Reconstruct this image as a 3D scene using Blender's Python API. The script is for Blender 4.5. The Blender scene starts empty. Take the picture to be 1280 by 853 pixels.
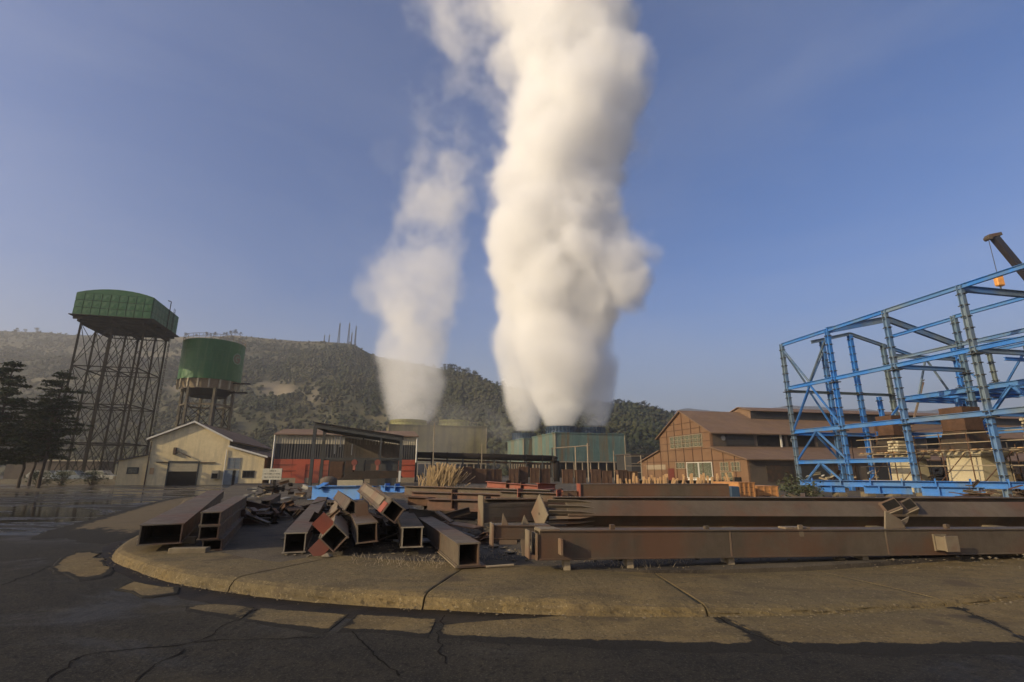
import bpy, math, random
import numpy as np
from mathutils import Vector, Matrix, noise as mnoise
R = math.radians
S = bpy.context.scene
COL = S.collection
rnd = random.Random(7)

# ------------------------------------------------------------ camera
F = 633.0; TH = math.atan(162 / 633.0); CZ = 1.6
cam = bpy.data.cameras.new('camera'); co = bpy.data.objects.new('camera', cam); COL.objects.link(co)
co.location = (0, 0, CZ); co.rotation_euler = (math.pi / 2 + TH, 0, 0)
cam.sensor_width = 36; cam.lens = 36 * F / 1280; cam.clip_start = .05; cam.clip_end = 9000
S.camera = co

# ------------------------------------------------------------ world, sun, exposure
SUN_AZ, SUN_EL = R(-120), R(21)
W = bpy.data.worlds.new('World'); S.world = W; W.use_nodes = True
nt = W.node_tree; bg = nt.nodes['Background']
sk = nt.nodes.new('ShaderNodeTexSky'); sk.sky_type = 'NISHITA'; sk.sun_disc = False
sk.sun_elevation = SUN_EL; sk.sun_rotation = SUN_AZ; sk.air_density = 1.0; sk.dust_density = 2.6; sk.ozone_density = 3.6
tint = nt.nodes.new('ShaderNodeMix'); tint.data_type = 'RGBA'; tint.blend_type = 'MULTIPLY'; tint.inputs[0].default_value = 1
tint.inputs[7].default_value = (.88, .93, 1.17, 1)
nt.links.new(sk.outputs[0], tint.inputs[6])
# thin high cirrus, all round the sky
tc = nt.nodes.new('ShaderNodeTexCoord'); mp = nt.nodes.new('ShaderNodeMapping'); mp.inputs['Scale'].default_value = (1, 1, 3.2); mp.inputs['Rotation'].default_value = (.25, .1, .6)
cn = nt.nodes.new('ShaderNodeTexNoise'); cn.inputs['Scale'].default_value = 1.6; cn.inputs['Detail'].default_value = 7; cn.inputs['Roughness'].default_value = .55; cn.inputs['Distortion'].default_value = .6
cr = nt.nodes.new('ShaderNodeMapRange'); cr.inputs[1].default_value = .42; cr.inputs[2].default_value = .8; cr.inputs[4].default_value = .16
cm = nt.nodes.new('ShaderNodeMix'); cm.data_type = 'RGBA'; cm.inputs[7].default_value = (4.2, 4.3, 4.9, 1)
nt.links.new(tc.outputs['Generated'], mp.inputs[0]); nt.links.new(mp.outputs[0], cn.inputs['Vector']); nt.links.new(cn.outputs[0], cr.inputs[0])
nt.links.new(cr.outputs[0], cm.inputs[0]); nt.links.new(tint.outputs[2], cm.inputs[6]); # pale haze low in the sky, the same in every direction
sz = nt.nodes.new('ShaderNodeSeparateXYZ'); nt.links.new(tc.outputs['Generated'], sz.inputs[0]); hrz = nt.nodes.new('ShaderNodeMapRange'); hrz.interpolation_type = 'SMOOTHSTEP'
hrz.inputs[1].default_value = .0; hrz.inputs[2].default_value = .36; hrz.inputs[3].default_value = .72; hrz.inputs[4].default_value = 0; nt.links.new(sz.outputs[2], hrz.inputs[0])
hmx = nt.nodes.new('ShaderNodeMix'); hmx.data_type = 'RGBA'; hmx.inputs[7].default_value = (3.1, 3.25, 3.45, 1); nt.links.new(hrz.outputs[0], hmx.inputs[0]); nt.links.new(cm.outputs[2], hmx.inputs[6]); nt.links.new(hmx.outputs[2], bg.inputs[0])
bg.inputs[1].default_value = 0.13
sun = bpy.data.lights.new('sun', 'SUN'); so = bpy.data.objects.new('sun', sun); COL.objects.link(so)
sun.energy = 5.0; sun.angle = R(.5); sun.color = (1, .81, .50)
sd = Vector((math.sin(SUN_AZ) * math.cos(SUN_EL), math.cos(SUN_AZ) * math.cos(SUN_EL), math.sin(SUN_EL)))
so.rotation_euler = sd.to_track_quat('Z', 'Y').to_euler()
S.view_settings.view_transform = 'Standard'; S.view_settings.look = 'None'; S.view_settings.exposure = 0.0; S.view_settings.gamma = 1
S.cycles.volume_bounces = 12; S.cycles.max_bounces = 14; S.cycles.diffuse_bounces = 3; S.cycles.glossy_bounces = 3

# ------------------------------------------------------------ measuring helpers
def ray(px, py):
    u = (px - 640) / F; v = (426.5 - py) / F
    return Vector((u, math.cos(TH) - v * math.sin(TH), math.sin(TH) + v * math.cos(TH)))
def at(px, py, Y):
    d = ray(px, py); return Vector((0, 0, CZ)) + d * (Y / d.y)
def gnd(px, py, z=0.0):
    d = ray(px, py); return Vector((0, 0, CZ)) + d * ((z - CZ) / d.z)
def gx(px, Y, z=1.6):
    return (px - 640) / F * (Y * math.cos(TH) + (z - CZ) * math.sin(TH))

# ------------------------------------------------------------ object helpers
def tag(o, label=None, cat=None, group=None, kind=None):
    if label: o['label'] = label
    if cat: o['category'] = cat
    if group: o['group'] = group
    if kind: o['kind'] = kind
    return o
def thing(name, label, cat, loc=(0, 0, 0), rz=0, group=None, rot=None):
    o = bpy.data.objects.new(name, None); COL.objects.link(o); o.empty_display_size = .3
    o.location = loc; o.rotation_euler = rot if rot is not None else (0, 0, rz)
    return tag(o, label, cat, group)
def dup(root, loc, rz=None, label=None, group=None):
    def cp(o, par):
        c = o.copy(); COL.objects.link(c)
        if par: c.parent = par
        for ch in kids.get(o, ()): cp(ch, c)
        return c
    r = cp(root, None); r.location = loc
    if rz is not None: r.rotation_euler = (0, 0, rz)
    if label: r['label'] = label
    if group: r['group'] = group
    return r
kids = {}
def link(name, me, parent=None, **kw):
    o = bpy.data.objects.new(name, me); COL.objects.link(o)
    if parent: o.parent = parent; kids.setdefault(parent, []).append(o)
    return tag(o, **kw)

class MB:
    def __init__(s): s.v = []; s.f = []
    def add(s, vs, fs, M=None):
        n = len(s.v); s.v += [tuple(M @ Vector(p)) for p in vs] if M else [tuple(p) for p in vs]
        s.f += [tuple(i + n for i in f) for f in fs]; return s
    def box(s, a, b, M=None):
        x0, y0, z0 = a; x1, y1, z1 = b
        return s.add([(x0,y0,z0),(x1,y0,z0),(x1,y1,z0),(x0,y1,z0),(x0,y0,z1),(x1,y0,z1),(x1,y1,z1),(x0,y1,z1)],
                     [(0,3,2,1),(4,5,6,7),(0,1,5,4),(1,2,6,5),(2,3,7,6),(3,0,4,7)], M)
    def bar(s, p, q, w, h=None, up=(0, 0, 1)):
        p = Vector(p); q = Vector(q); h = w if h is None else h; M = frame(p, q, up); L = (q - p).length
        return s.box((0, -w / 2, -h / 2), (L, w / 2, h / 2), M)
    def hbar(s, p, q, w, h, t=.03, up=(0, 0, 1)):
        """an I-section from p to q: flange width w, depth h"""
        p = Vector(p); q = Vector(q); M = frame(p, q, up); L = (q - p).length
        s.box((0, -w/2, h/2 - t), (L, w/2, h/2), M); s.box((0, -w/2, -h/2), (L, w/2, -h/2 + t), M)
        return s.box((0.001, -t*.4, -h/2 + t), (L-.001, t*.4, h/2 - t), M)
    def tube(s, p, q, r, n=8, r2=None, cap=True):
        p = Vector(p); q = Vector(q); r2 = r if r2 is None else r2; M = frame(p, q); L = (q - p).length
        vs = [(0, r*math.cos(i*2*math.pi/n), r*math.sin(i*2*math.pi/n)) for i in range(n)] + [(L, r2*math.cos(i*2*math.pi/n), r2*math.sin(i*2*math.pi/n)) for i in range(n)]
        fs = [(i, (i+1) % n, n+(i+1) % n, n+i) for i in range(n)]
        if cap: fs += [tuple(range(n))[::-1], tuple(range(n, 2*n))]
        return s.add(vs, fs, M)
    def prism(s, pts, y0, y1, M=None):
        """outline pts in x,z extruded along y"""
        n = len(pts); vs = [(x, y0, z) for x, z in pts] + [(x, y1, z) for x, z in pts]
        return s.add(vs, [tuple(range(n)), tuple(range(n, 2*n))[::-1]] + [(i, n+i, n+(i+1) % n, (i+1) % n) for i in range(n)], M)
    def slab(s, pts, z0, z1):
        n = len(pts); vs = [(x, y, z0) for x, y in pts] + [(x, y, z1) for x, y in pts]
        return s.add(vs, [tuple(range(n))[::-1], tuple(range(n, 2*n))] + [(i, (i+1) % n, n+(i+1) % n, n+i) for i in range(n)])
    def lathe(s, prof, n=32, c=(0, 0)):
        m = len(prof); vs = []
        for r_, z in prof:
            for i in range(n): a = i*2*math.pi/n; vs.append((c[0]+r_*math.cos(a), c[1]+r_*math.sin(a), z))
        return s.add(vs, [(j*n+i, j*n+(i+1) % n, (j+1)*n+(i+1) % n, (j+1)*n+i) for j in range(m-1) for i in range(n)])
    def mesh(s, name, mat, smooth=False):
        me = bpy.data.meshes.new(name); me.from_pydata(s.v, [], s.f); me.validate(); me.update()
        if mat: me.materials.append(mat)
        if smooth:
            for p in me.polygons: p.use_smooth = True
        return me
    def build(s, name, mat, parent=None, smooth=False, bevel=0, **kw):
        o = link(name, s.mesh(name, mat, smooth), parent, **kw)
        if bevel:
            b = o.modifiers.new('bevel', 'BEVEL'); b.width = bevel; b.segments = 1; b.limit_method = 'ANGLE'
        return o
def frame(p, q, up=(0, 0, 1)):
    x = (Vector(q) - Vector(p)).normalized(); u = Vector(up)
    if abs(x.dot(u)) > .99: u = Vector((0, 1, 0))
    y = u.cross(x).normalized(); z = x.cross(y)
    M = Matrix((x, y, z)).transposed().to_4x4(); M.translation = Vector(p); return M

# ------------------------------------------------------------ materials
def mat(name, c1, c2=None, scale=3, rough=.7, metal=0, bump=0, bscale=30, streak=None, sscale=(6, 6, .5), dirt=None, dscale=1.2, stretch=None, lo=.35, hi=.65, spec=.28):
    m = bpy.data.materials.new(name); m.use_nodes = True; t = m.node_tree; N = t.nodes; L = t.links
    p = N['Principled BSDF']; p.inputs['Roughness'].default_value = rough; p.inputs['Metallic'].default_value = metal
    p.inputs['Specular IOR Level'].default_value = spec
    tcx = N.new('ShaderNodeTexCoord'); vec = tcx.outputs['Object']
    def nz(sc, det, v, r_=.6):
        n = N.new('ShaderNodeTexNoise'); n.inputs['Scale'].default_value = sc; n.inputs['Detail'].default_value = det; n.inputs['Roughness'].default_value = r_; L.new(v, n.inputs['Vector']); return n.outputs[0]
    def mr(x, a, b, c=0, d=1):
        n = N.new('ShaderNodeMapRange'); L.new(x, n.inputs[0])
        for i, q in enumerate((a, b, c, d)): n.inputs[i+1].default_value = q
        return n.outputs[0]
    def mix(f, a, b, bt='MIX'):
        n = N.new('ShaderNodeMix'); n.data_type = 'RGBA'; n.blend_type = bt
        for i, q in ((0, f), (6, a), (7, b)):
            if isinstance(q, (int, float)): n.inputs[i].default_value = q
            elif isinstance(q, tuple): n.inputs[i].default_value = q + (1,) if len(q) == 3 else q
            else: L.new(q, n.inputs[i])
        return n.outputs[2]
    def scaled(s_):
        n = N.new('ShaderNodeMapping'); n.inputs['Scale'].default_value = s_; L.new(vec, n.inputs[0]); return n.outputs[0]
    c2 = c2 or tuple(x * .72 for x in c1)
    v0 = scaled(stretch) if stretch else vec
    col = mix(mr(nz(scale, 7, v0), lo, hi), c1, c2)
    col = mix(mr(nz(scale * 9, 4, vec), .3, .7, 0, .35), col, tuple(x * .6 for x in c1))
    if streak: col = mix(mr(nz(1, 5, scaled(sscale)), .48, .66, 0, .85), col, streak)
    if dirt: col = mix(mr(nz(dscale, 6, vec), .47, .62, 0, .8), col, dirt)
    L.new(col, p.inputs['Base Color'])
    L.new(mr(nz(scale * 4, 5, vec), .3, .7, rough - .1, min(1, rough + .1)), p.inputs['Roughness'])
    if bump:
        b = N.new('ShaderNodeBump'); b.inputs['Strength'].default_value = bump; b.inputs['Distance'].default_value = .02; L.new(nz(bscale, 5, vec), b.inputs['Height']); L.new(b.outputs[0], p.inputs['Normal'])
    m['c'] = 1
    return m
M = {}
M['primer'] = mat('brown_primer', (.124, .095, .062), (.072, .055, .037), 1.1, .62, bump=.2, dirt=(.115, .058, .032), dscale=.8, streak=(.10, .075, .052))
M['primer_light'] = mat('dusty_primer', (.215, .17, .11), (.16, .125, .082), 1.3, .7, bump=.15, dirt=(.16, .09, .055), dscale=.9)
M['primer_dark_shade'] = mat('dark_shaded_primer', (.060, .046, .033), (.042, .033, .024), 1.3, .65, bump=.15, dirt=(.09, .052, .032), spec=.12)  # tone lowered to paint shade on the heap's girders; also plain dark steel
M['primer_red'] = mat('reddish_primer', (.15, .075, .048), (.10, .052, .036), 1.2, .65, bump=.2, dirt=(.09, .065, .045))
M['rust'] = mat('rust', (.11, .058, .032), (.07, .038, .022), 2.5, .85, bump=.3, bscale=12)
M['redlead'] = mat('red_lead_paint', (.30, .085, .05), (.21, .065, .04), 1.5, .6, bump=.1, dirt=(.22, .09, .06))
M['redwall'] = mat('red_cladding', (.50, .105, .05), (.40, .085, .045), .5, .6, dirt=(.32, .10, .06), dscale=.3)
M['cut_edge'] = mat('bare_cut_edge', (.33, .28, .20), (.24, .20, .14), 6, .6)
M['blue'] = mat('blue_paint', (.045, .20, .56), (.035, .15, .44), .8, .45, dirt=(.085, .20, .40), dscale=.35, streak=(.10, .17, .26), sscale=(.8, .8, .3))
M['bluegrey'] = mat('grey_blue_primer', (.17, .22, .26), (.12, .16, .20), .6, .55, dirt=(.06, .18, .42), dscale=.25, lo=.4, hi=.6)
M['greengrey'] = mat('grey_green_primer', (.17, .20, .18), (.125, .15, .135), .6, .55, dirt=(.09, .16, .25), dscale=.2)
M['tank_green'] = mat('green_tank_paint', (.024, .105, .036), (.018, .08, .028), .8, .5, dirt=(.035, .10, .04), dscale=.6)
M['tank_green_b'] = mat('weathered_green_paint', (.042, .145, .042), (.032, .11, .034), .35, .5, streak=(.075, .145, .05), sscale=(1.2, 1.2, .12))
M['tank_gap'] = mat('dark_green_joint', (.010, .04, .016), (.012, .03, .014), 1, .7)
M['black_steel'] = mat('blackened_steel', (.014, .012, .010), (.026, .018, .013), 1.5, .8, spec=.08)
M['dark_steel'] = mat('dark_grey_steel', (.055, .058, .056), (.075, .072, .066), 1.5, .6, spec=.15)
M['grey_steel'] = mat('galvanised_steel', (.30, .29, .26), (.22, .21, .19), 1.5, .5, metal=.3)
M['concrete'] = mat('old_concrete', (.21, .168, .105), (.16, .128, .08), .8, .85, bump=.6, bscale=14, dirt=(.12, .095, .062), dscale=.7)
M['cream'] = mat('cream_render', (.76, .62, .35), (.66, .53, .30), .35, .85, bump=.15, streak=(.50, .41, .25), sscale=(1.5, 1.5, .25))
M['orange_render'] = mat('orange_render', (.42, .24, .12), (.34, .19, .10), .6, .85)
M['pedestal'] = mat('pale_concrete', (.50, .43, .28), (.40, .34, .22), .7, .85, bump=.2)
M['brick'] = mat('ochre_brick_infill', (.205, .118, .062), (.16, .092, .050), 1.2, .85, bump=.3, dirt=(.165, .088, .045), dscale=.35)
M['roof_brown'] = mat('brown_roof_sheet', (.20, .125, .072), (.16, .10, .058), .25, .8, streak=(.15, .095, .068), sscale=(.7, .7, .7))
M['roof_dark'] = mat('dark_roof_sheet', (.085, .07, .06), (.06, .05, .043), .4, .8)
M['wall_black'] = mat('black_cladding', (.045, .042, .038), (.035, .033, .03), .5, .7)
M['wall_cream'] = mat('beige_cladding', (.42, .36, .24), (.36, .31, .21), .4, .75)
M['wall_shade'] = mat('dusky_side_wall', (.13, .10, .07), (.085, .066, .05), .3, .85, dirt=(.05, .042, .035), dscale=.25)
M['teal'] = mat('teal_fibreglass_cladding', (.105, .17, .145), (.065, .12, .108), .5, .55, streak=(.16, .105, .045), sscale=(1.1, 1.1, .06))
M['tower_ochre'] = mat('stained_ochre_cladding', (.20, .175, .085), (.115, .10, .054), .25, .75, streak=(.085, .075, .05), sscale=(.8, .8, .08))
M['fan_yellow'] = mat('yellow_green_fan_ring', (.34, .32, .12), (.22, .21, .09), 1, .6)
M['fan_dark'] = mat('blue_black_fan_ring', (.04, .07, .11), (.03, .05, .08), 1, .5)
M['white'] = mat('white_paint', (.72, .68, .58), (.60, .57, .48), 2, .6)
M['wood'] = mat('new_timber', (.58, .36, .17), (.46, .28, .13), 4, .8, stretch=(1, 1, 6))
M['wood_grey'] = mat('weathered_timber', (.34, .27, .18), (.25, .20, .13), 4, .85)
M['orange_crate'] = mat('orange_timber_crate', (.50, .245, .09), (.40, .19, .07), 3, .75)
M['glass'] = mat('dusty_window_glass', (.10, .105, .07), (.14, .14, .09), 1.5, .25, spec=.6)
M['emblem_pale'] = mat('faded_white_print', (.20, .26, .19), (.08, .16, .09), 4, .7)
M['emblem_faded'] = mat('faded_red_print', (.20, .12, .08), (.12, .14, .07), 4, .7)
M['sign_grey'] = mat('weathered_sign_white', (.36, .34, .28), (.26, .25, .20), 5, .7)
M['dark'] = mat('dark_interior', (.012, .011, .010), (.02, .018, .016), 2, .9, spec=.05)
M['doorblue'] = mat('pale_blue_door', (.19, .22, .235), (.15, .17, .18), 1, .5)
M['orange'] = mat('orange_paint', (.75, .33, .07), (.6, .26, .06), 2, .5)
M['bark'] = mat('bark', (.075, .055, .04), (.05, .037, .028), 5, .9, bump=.5)
M['needles'] = mat('dark_pine_needles', (.026, .040, .018), (.045, .055, .024), .6, .7, spec=.1)
M['leaves'] = mat('dull_leaves', (.055, .065, .03), (.08, .085, .04), .8, .7)
M['wood_dark'] = mat('dusky_grey_steel', (.12, .105, .075), (.085, .072, .052), 2, .8)
M['dry_grass'] = mat('dry_reeds', (.30, .205, .10), (.20, .14, .07), 3, .8)
M['rock'] = mat('debris', (.21, .17, .11), (.14, .11, .07), 1.5, .9, bump=.4)
M['red'] = mat('red_paint', (.15, .035, .022), (.11, .03, .02), 2, .5)
M['crane_dark'] = mat('dark_crane_paint', (.03, .025, .03), (.04, .035, .035), 2, .5)
M['soil_heap'] = mat('dark_soil', (.10, .075, .05), (.07, .05, .035), 1.5, .95, bump=.6, bscale=8)

def ground_mat(name, kind):
    m = bpy.data.materials.new(name); m.use_nodes = True; t = m.node_tree; N = t.nodes; L = t.links; p = N['Principled BSDF']
    g = N.new('ShaderNodeNewGeometry'); pos = g.outputs['Position']
    def nz(sc, det, v=pos, r_=.6, dist=0):
        n = N.new('ShaderNodeTexNoise'); n.inputs['Scale'].default_value = sc; n.inputs['Detail'].default_value = det; n.inputs['Roughness'].default_value = r_; n.inputs['Distortion'].default_value = dist; L.new(v, n.inputs['Vector']); return n.outputs[0]
    def mr(x, a, b, c=0, d=1):
        n = N.new('ShaderNodeMapRange'); n.interpolation_type = 'SMOOTHSTEP'; L.new(x, n.inputs[0])
        for i, q in enumerate((a, b, c, d)): n.inputs[i+1].default_value = q
        return n.outputs[0]
    def mix(f, a, b):
        n = N.new('ShaderNodeMix'); n.data_type = 'RGBA'
        for i, q in ((0, f), (6, a), (7, b)):
            if isinstance(q, (int, float)): n.inputs[i].default_value = q
            elif isinstance(q, tuple): n.inputs[i].default_value = q + (1,)
            else: L.new(q, n.inputs[i])
        return n.outputs[2]
    def ma(op, a, b):
        n = N.new('ShaderNodeMath'); n.operation = op; n.use_clamp = True
        for i, q in enumerate((a, b)):
            if isinstance(q, (int, float)): n.inputs[i].default_value = q
            else: L.new(q, n.inputs[i])
        return n.outputs[0]
    def sc(v): 
        n = N.new('ShaderNodeMapping'); n.inputs['Scale'].default_value = v; L.new(pos, n.inputs[0]); return n.outputs[0]
    sep = N.new('ShaderNodeSeparateXYZ'); L.new(pos, sep.inputs[0]); X, Y, Z = sep.outputs
    fine = nz(42, 5, r_=.75); mid = nz(2.2, 8); big = nz(.35, 6)
    bmp = .35; bh = fine
    if kind == 'asphalt':
        col = mix(mr(mid, .35, .65), (.029, .0255, .019), (.018, .0165, .0135))
        col = mix(mr(big, .45, .62, 0, .5), col, (.042, .036, .025))
        col = mix(mr(fine, .50, .66, 0, .85), col, (.085, .074, .052)); col = mix(mr(nz(14, 5), .52, .66, 0, .8), col, (.010, .009, .008)); col = mix(mr(nz(.9, 6, sc((.35, 1, 1)), dist=.8), .55, .68, 0, .6), col, (.058, .048, .030))
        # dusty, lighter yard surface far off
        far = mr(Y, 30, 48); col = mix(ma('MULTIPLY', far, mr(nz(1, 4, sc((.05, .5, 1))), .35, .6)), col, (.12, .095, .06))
        # rain water standing on the left-hand side
        wx = mr(X, -6.5, -12); wy = mr(Y, 10, 17); w0 = ma('MULTIPLY', wx, wy)
        wet = ma('MULTIPLY', w0, mr(nz(1, 9, sc((.10, .30, 1)), dist=1.5), .40, .56))
        w2 = mr(nz(1, 6, sc((.35, .5, 1)), dist=.6), .48, .66, 0, .38)
        wet = ma('MAXIMUM', wet, w2)
        rgh = mr(wet, 0, 1, .82, .07); bmp = .35
        bs = mr(wet, .2, .9, .45, .01)
        L.new(rgh, p.inputs['Roughness']); L.new(mr(wet, 0, 1, .14, .55), p.inputs['Specular IOR Level'])
    elif kind == 'concrete':
        col = mix(mr(mid, .35, .65), (.200, .142, .060), (.132, .094, .041))
        col = mix(mr(big, .40, .60, 0, .75), col, (.120, .094, .050)); col = mix(mr(nz(.8, 5, sc((1, 2.2, 1)), dist=1.2), .52, .66, 0, .55), col, (.085, .066, .037))
        col = mix(mr(nz(1, 6, sc((.5, 6, 1))), .45, .7, 0, .4), col, (.145, .112, .066))
        col = mix(mr(fine, .48, .68, 0, .75), col, (.075, .058, .034)); col = mix(mr(nz(15, 6, r_=.7), .54, .66, 0, .7), col, (.060, .046, .028)); col = mix(mr(nz(26, 3), .60, .70, 0, .7), col, (.30, .235, .13))
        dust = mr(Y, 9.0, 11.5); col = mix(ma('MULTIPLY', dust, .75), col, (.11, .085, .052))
        vo = N.new('ShaderNodeTexNoise'); vo.inputs['Scale'].default_value = .9; vo.inputs['Detail'].default_value = 9; L.new(pos, vo.inputs['Vector'])
        col = mix(mr(vo.outputs[0], .60, .68, 0, .7), col, (.07, .052, .033))
        p.inputs['Roughness'].default_value = .9; p.inputs['Specular IOR Level'].default_value = .18; bs = .55
        at_ = N.new('ShaderNodeAttribute'); at_.attribute_name = 'wear'
        wm = N.new('ShaderNodeMath'); wm.operation = 'MULTIPLY_ADD'; L.new(at_.outputs['Fac'], wm.inputs[0]); wm.inputs[1].default_value = .85
        wn = N.new('ShaderNodeMath'); wn.operation = 'MULTIPLY'; L.new(nz(3.2, 9, r_=.68), wn.inputs[0]); wn.inputs[1].default_value = .95; L.new(wn.outputs[0], wm.inputs[2])
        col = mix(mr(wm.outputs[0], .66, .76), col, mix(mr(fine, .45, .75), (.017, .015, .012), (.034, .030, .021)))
    elif kind == 'wetgutter':
        col = mix(mr(mid, .4, .6), (.013, .010, .007), (.026, .019, .011)); p.inputs['Specular IOR Level'].default_value = .12; p.inputs['Roughness'].default_value = .6; bs = .3
    else:  # soil of the yard
        col = mix(mr(mid, .35, .65), (.075, .057, .035), (.032, .024, .016))
        col = mix(mr(big, .45, .6, 0, .6), col, (.10, .078, .047))
        col = mix(mr(fine, .5, .75, 0, .5), col, (.20, .16, .105)); p.inputs['Roughness'].default_value = .95; bs = 1.0
    L.new(col, p.inputs['Base Color'])
    b = N.new('ShaderNodeBump'); b.inputs['Distance'].default_value = .02
    if isinstance(bs, float): b.inputs['Strength'].default_value = bs
    else: L.new(bs, b.inputs['Strength'])
    hsum = N.new('ShaderNodeMath'); hsum.operation = 'MULTIPLY_ADD'; L.new(nz(9, 6), hsum.inputs[0]); hsum.inputs[1].default_value = 2.0; L.new(fine, hsum.inputs[2])
    L.new(hsum.outputs[0], b.inputs['Height']); L.new(b.outputs[0], p.inputs['Normal'])
    return m
M['asphalt'] = ground_mat('wet_asphalt', 'asphalt'); M['slab'] = ground_mat('worn_concrete_slab', 'concrete'); M['soil'] = ground_mat('yard_soil', 'soil'); M['gutter'] = ground_mat('wet_gutter', 'wetgutter')

# ------------------------------------------------------------ ground, kerbed platform, apron slabs
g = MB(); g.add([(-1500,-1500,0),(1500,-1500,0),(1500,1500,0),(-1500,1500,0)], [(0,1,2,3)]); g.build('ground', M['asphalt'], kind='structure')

KB = [(174, 667, .17), (158, 675, .17), (147, 684, .17), (150, 690, .17), (169, 697, .17), (219, 712, .17), (299, 724, .17), (379, 733, .165), (480, 740, .16), (560, 744.5, .155), (660, 749, .15), (749, 753, .14), (830, 756, .12), (900, 758, .10), (1000, 758, .09), (1100, 754, .085), (1185, 749, .08), (1280, 740, .08), (1420, 726, .08), (1700, 705, .08)]
kp = [gnd(x, y, z) for x, y, z in KB]
def resample(pts, step):
    out = []
    for i in range(len(pts) - 1):
        p0 = pts[max(0, i-1)]; p1 = pts[i]; p2 = pts[i+1]; p3 = pts[min(len(pts)-1, i+2)]
        n = max(1, int((p2 - p1).length / step))
        for k in range(n):
            t = k / n; out.append(.5 * ((2*p1) + (p2-p0)*t + (2*p0-5*p1+4*p2-p3)*t*t + (3*p1-p0-3*p2+p3)*t**3))
    out.append(pts[-1].copy()); return out
left_run = [Vector((-17.0, 27.5, .17)), Vector((-12.2, 19.0, .17)), Vector((-9.0, 13.6, .17))]
edge = resample(left_run + kp, .05)
# outward direction along the edge
def outward(i):
    t = edge[min(len(edge)-1, i+1)] - edge[max(0, i-1)]; return Vector((t.y, -t.x, 0)).normalized() * -1 if False else Vector((t.y, -t.x, 0)).normalized()
plat = thing('concrete_platform', None, None); plat['kind'] = 'structure'
# kerb cross-section rings: inside flat -> bullnose -> crumbled face -> foot, cut into pours by joints
joints_px = [(300, 724), (530, 743), (884, 757), (1195, 748)]
joints = [gnd(x, y, .14) for x, y in joints_px]
def jdist(p): return min((p.xy - j.xy).length for j in joints)
cuts = sorted(min(range(len(edge)), key=lambda i: (edge[i].xy - j.xy).length) for j in joints)
bounds = [0] + cuts + [len(edge) - 1]
INN = 2.1
for b in range(len(bounds) - 1):
    mb = MB(); rows = []
    i0, i1 = bounds[b], bounds[b+1]
    for i in range(i0, i1 + 1):
        p = edge[i].lerp(edge[i+1], .45) if (b and i == i0) else edge[i]; o = outward(i); h = p.z
        jd = min(abs(i - c) for c in cuts)
        wear = (.035 + .05 * max(0, mnoise.noise(p * 1.1))) * (1.0 if p.x < 3 else .5)
        wear += max(0, .10 * math.exp(-((p.x + .75) / .35) ** 2) + .14 * math.exp(-((p.x - 1.7) / .55) ** 2)) * (.4 + abs(mnoise.fractal(p * 6, .8, 2, 4)))
        chip = lambda a, s_: a * mnoise.fractal(p * s_ + Vector((0, 0, a * 40)), 1.0, 2.0, 4)
        fr = mnoise.fractal(p * 5.5, .8, 2.1, 5)
        mb_soft = 1; prof = [(-INN, h + .004), (-.30, h + .003), (-.10 - wear, h), (-.05 - wear * .6, h * .95 + chip(.010, 6)), (-.012 + .012 * fr, h * .78 + chip(.008, 5)), (.010 + .02 * fr, h * .60), (.025 + .022 * mnoise.fractal(p * 7, .7, 2.1, 5), h * .42), (.035 + .022 * mnoise.fractal(p * 9 + Vector((3, 3, 3)), .7, 2.1, 5), h * .24), (.050 + .012 * fr, h * .1), (.075 + .03 * chip(1, 3), -.03)]
        ring = []
        for r_, z in prof:
            q = p + o * r_
            if p.x < -4.2 and r_ < -1: q = p + o * r_ * (.55)
            ring.append((q.x, q.y, z))
        rows.append(ring)
    m_ = len(prof)
    for r_ in rows: mb.v += r_
    mb.f = [(k*m_+j, k*m_+j+1, (k+1)*m_+j+1, (k+1)*m_+j) for k in range(len(rows)-1) for j in range(m_-1)]
    mb.f += [tuple(range(m_))[::-1], tuple((len(rows)-1)*m_+j for j in range(m_))]; flat_ends = 2
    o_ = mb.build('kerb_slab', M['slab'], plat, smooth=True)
    for f_i, f_ in enumerate(o_.data.polygons): f_.use_smooth = f_i < len(o_.data.polygons) - 2 and (f_i % (m_ - 1)) < 3
# platform top behind the poured edge
inner = []
for i in range(0, len(edge), 7):
    p = edge[i]; o = outward(i); q = p + o * (-INN * (.5 if p.x < -4.2 else .9)); inner.append((q.x, q.y))
outer = inner + [(60, 24), (60, 120), (-60, 120), (-22, 40)]
mb = MB(); mb.slab(outer, -.05, .150); mb.build('platform_top', M['soil'], plat)

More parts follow.
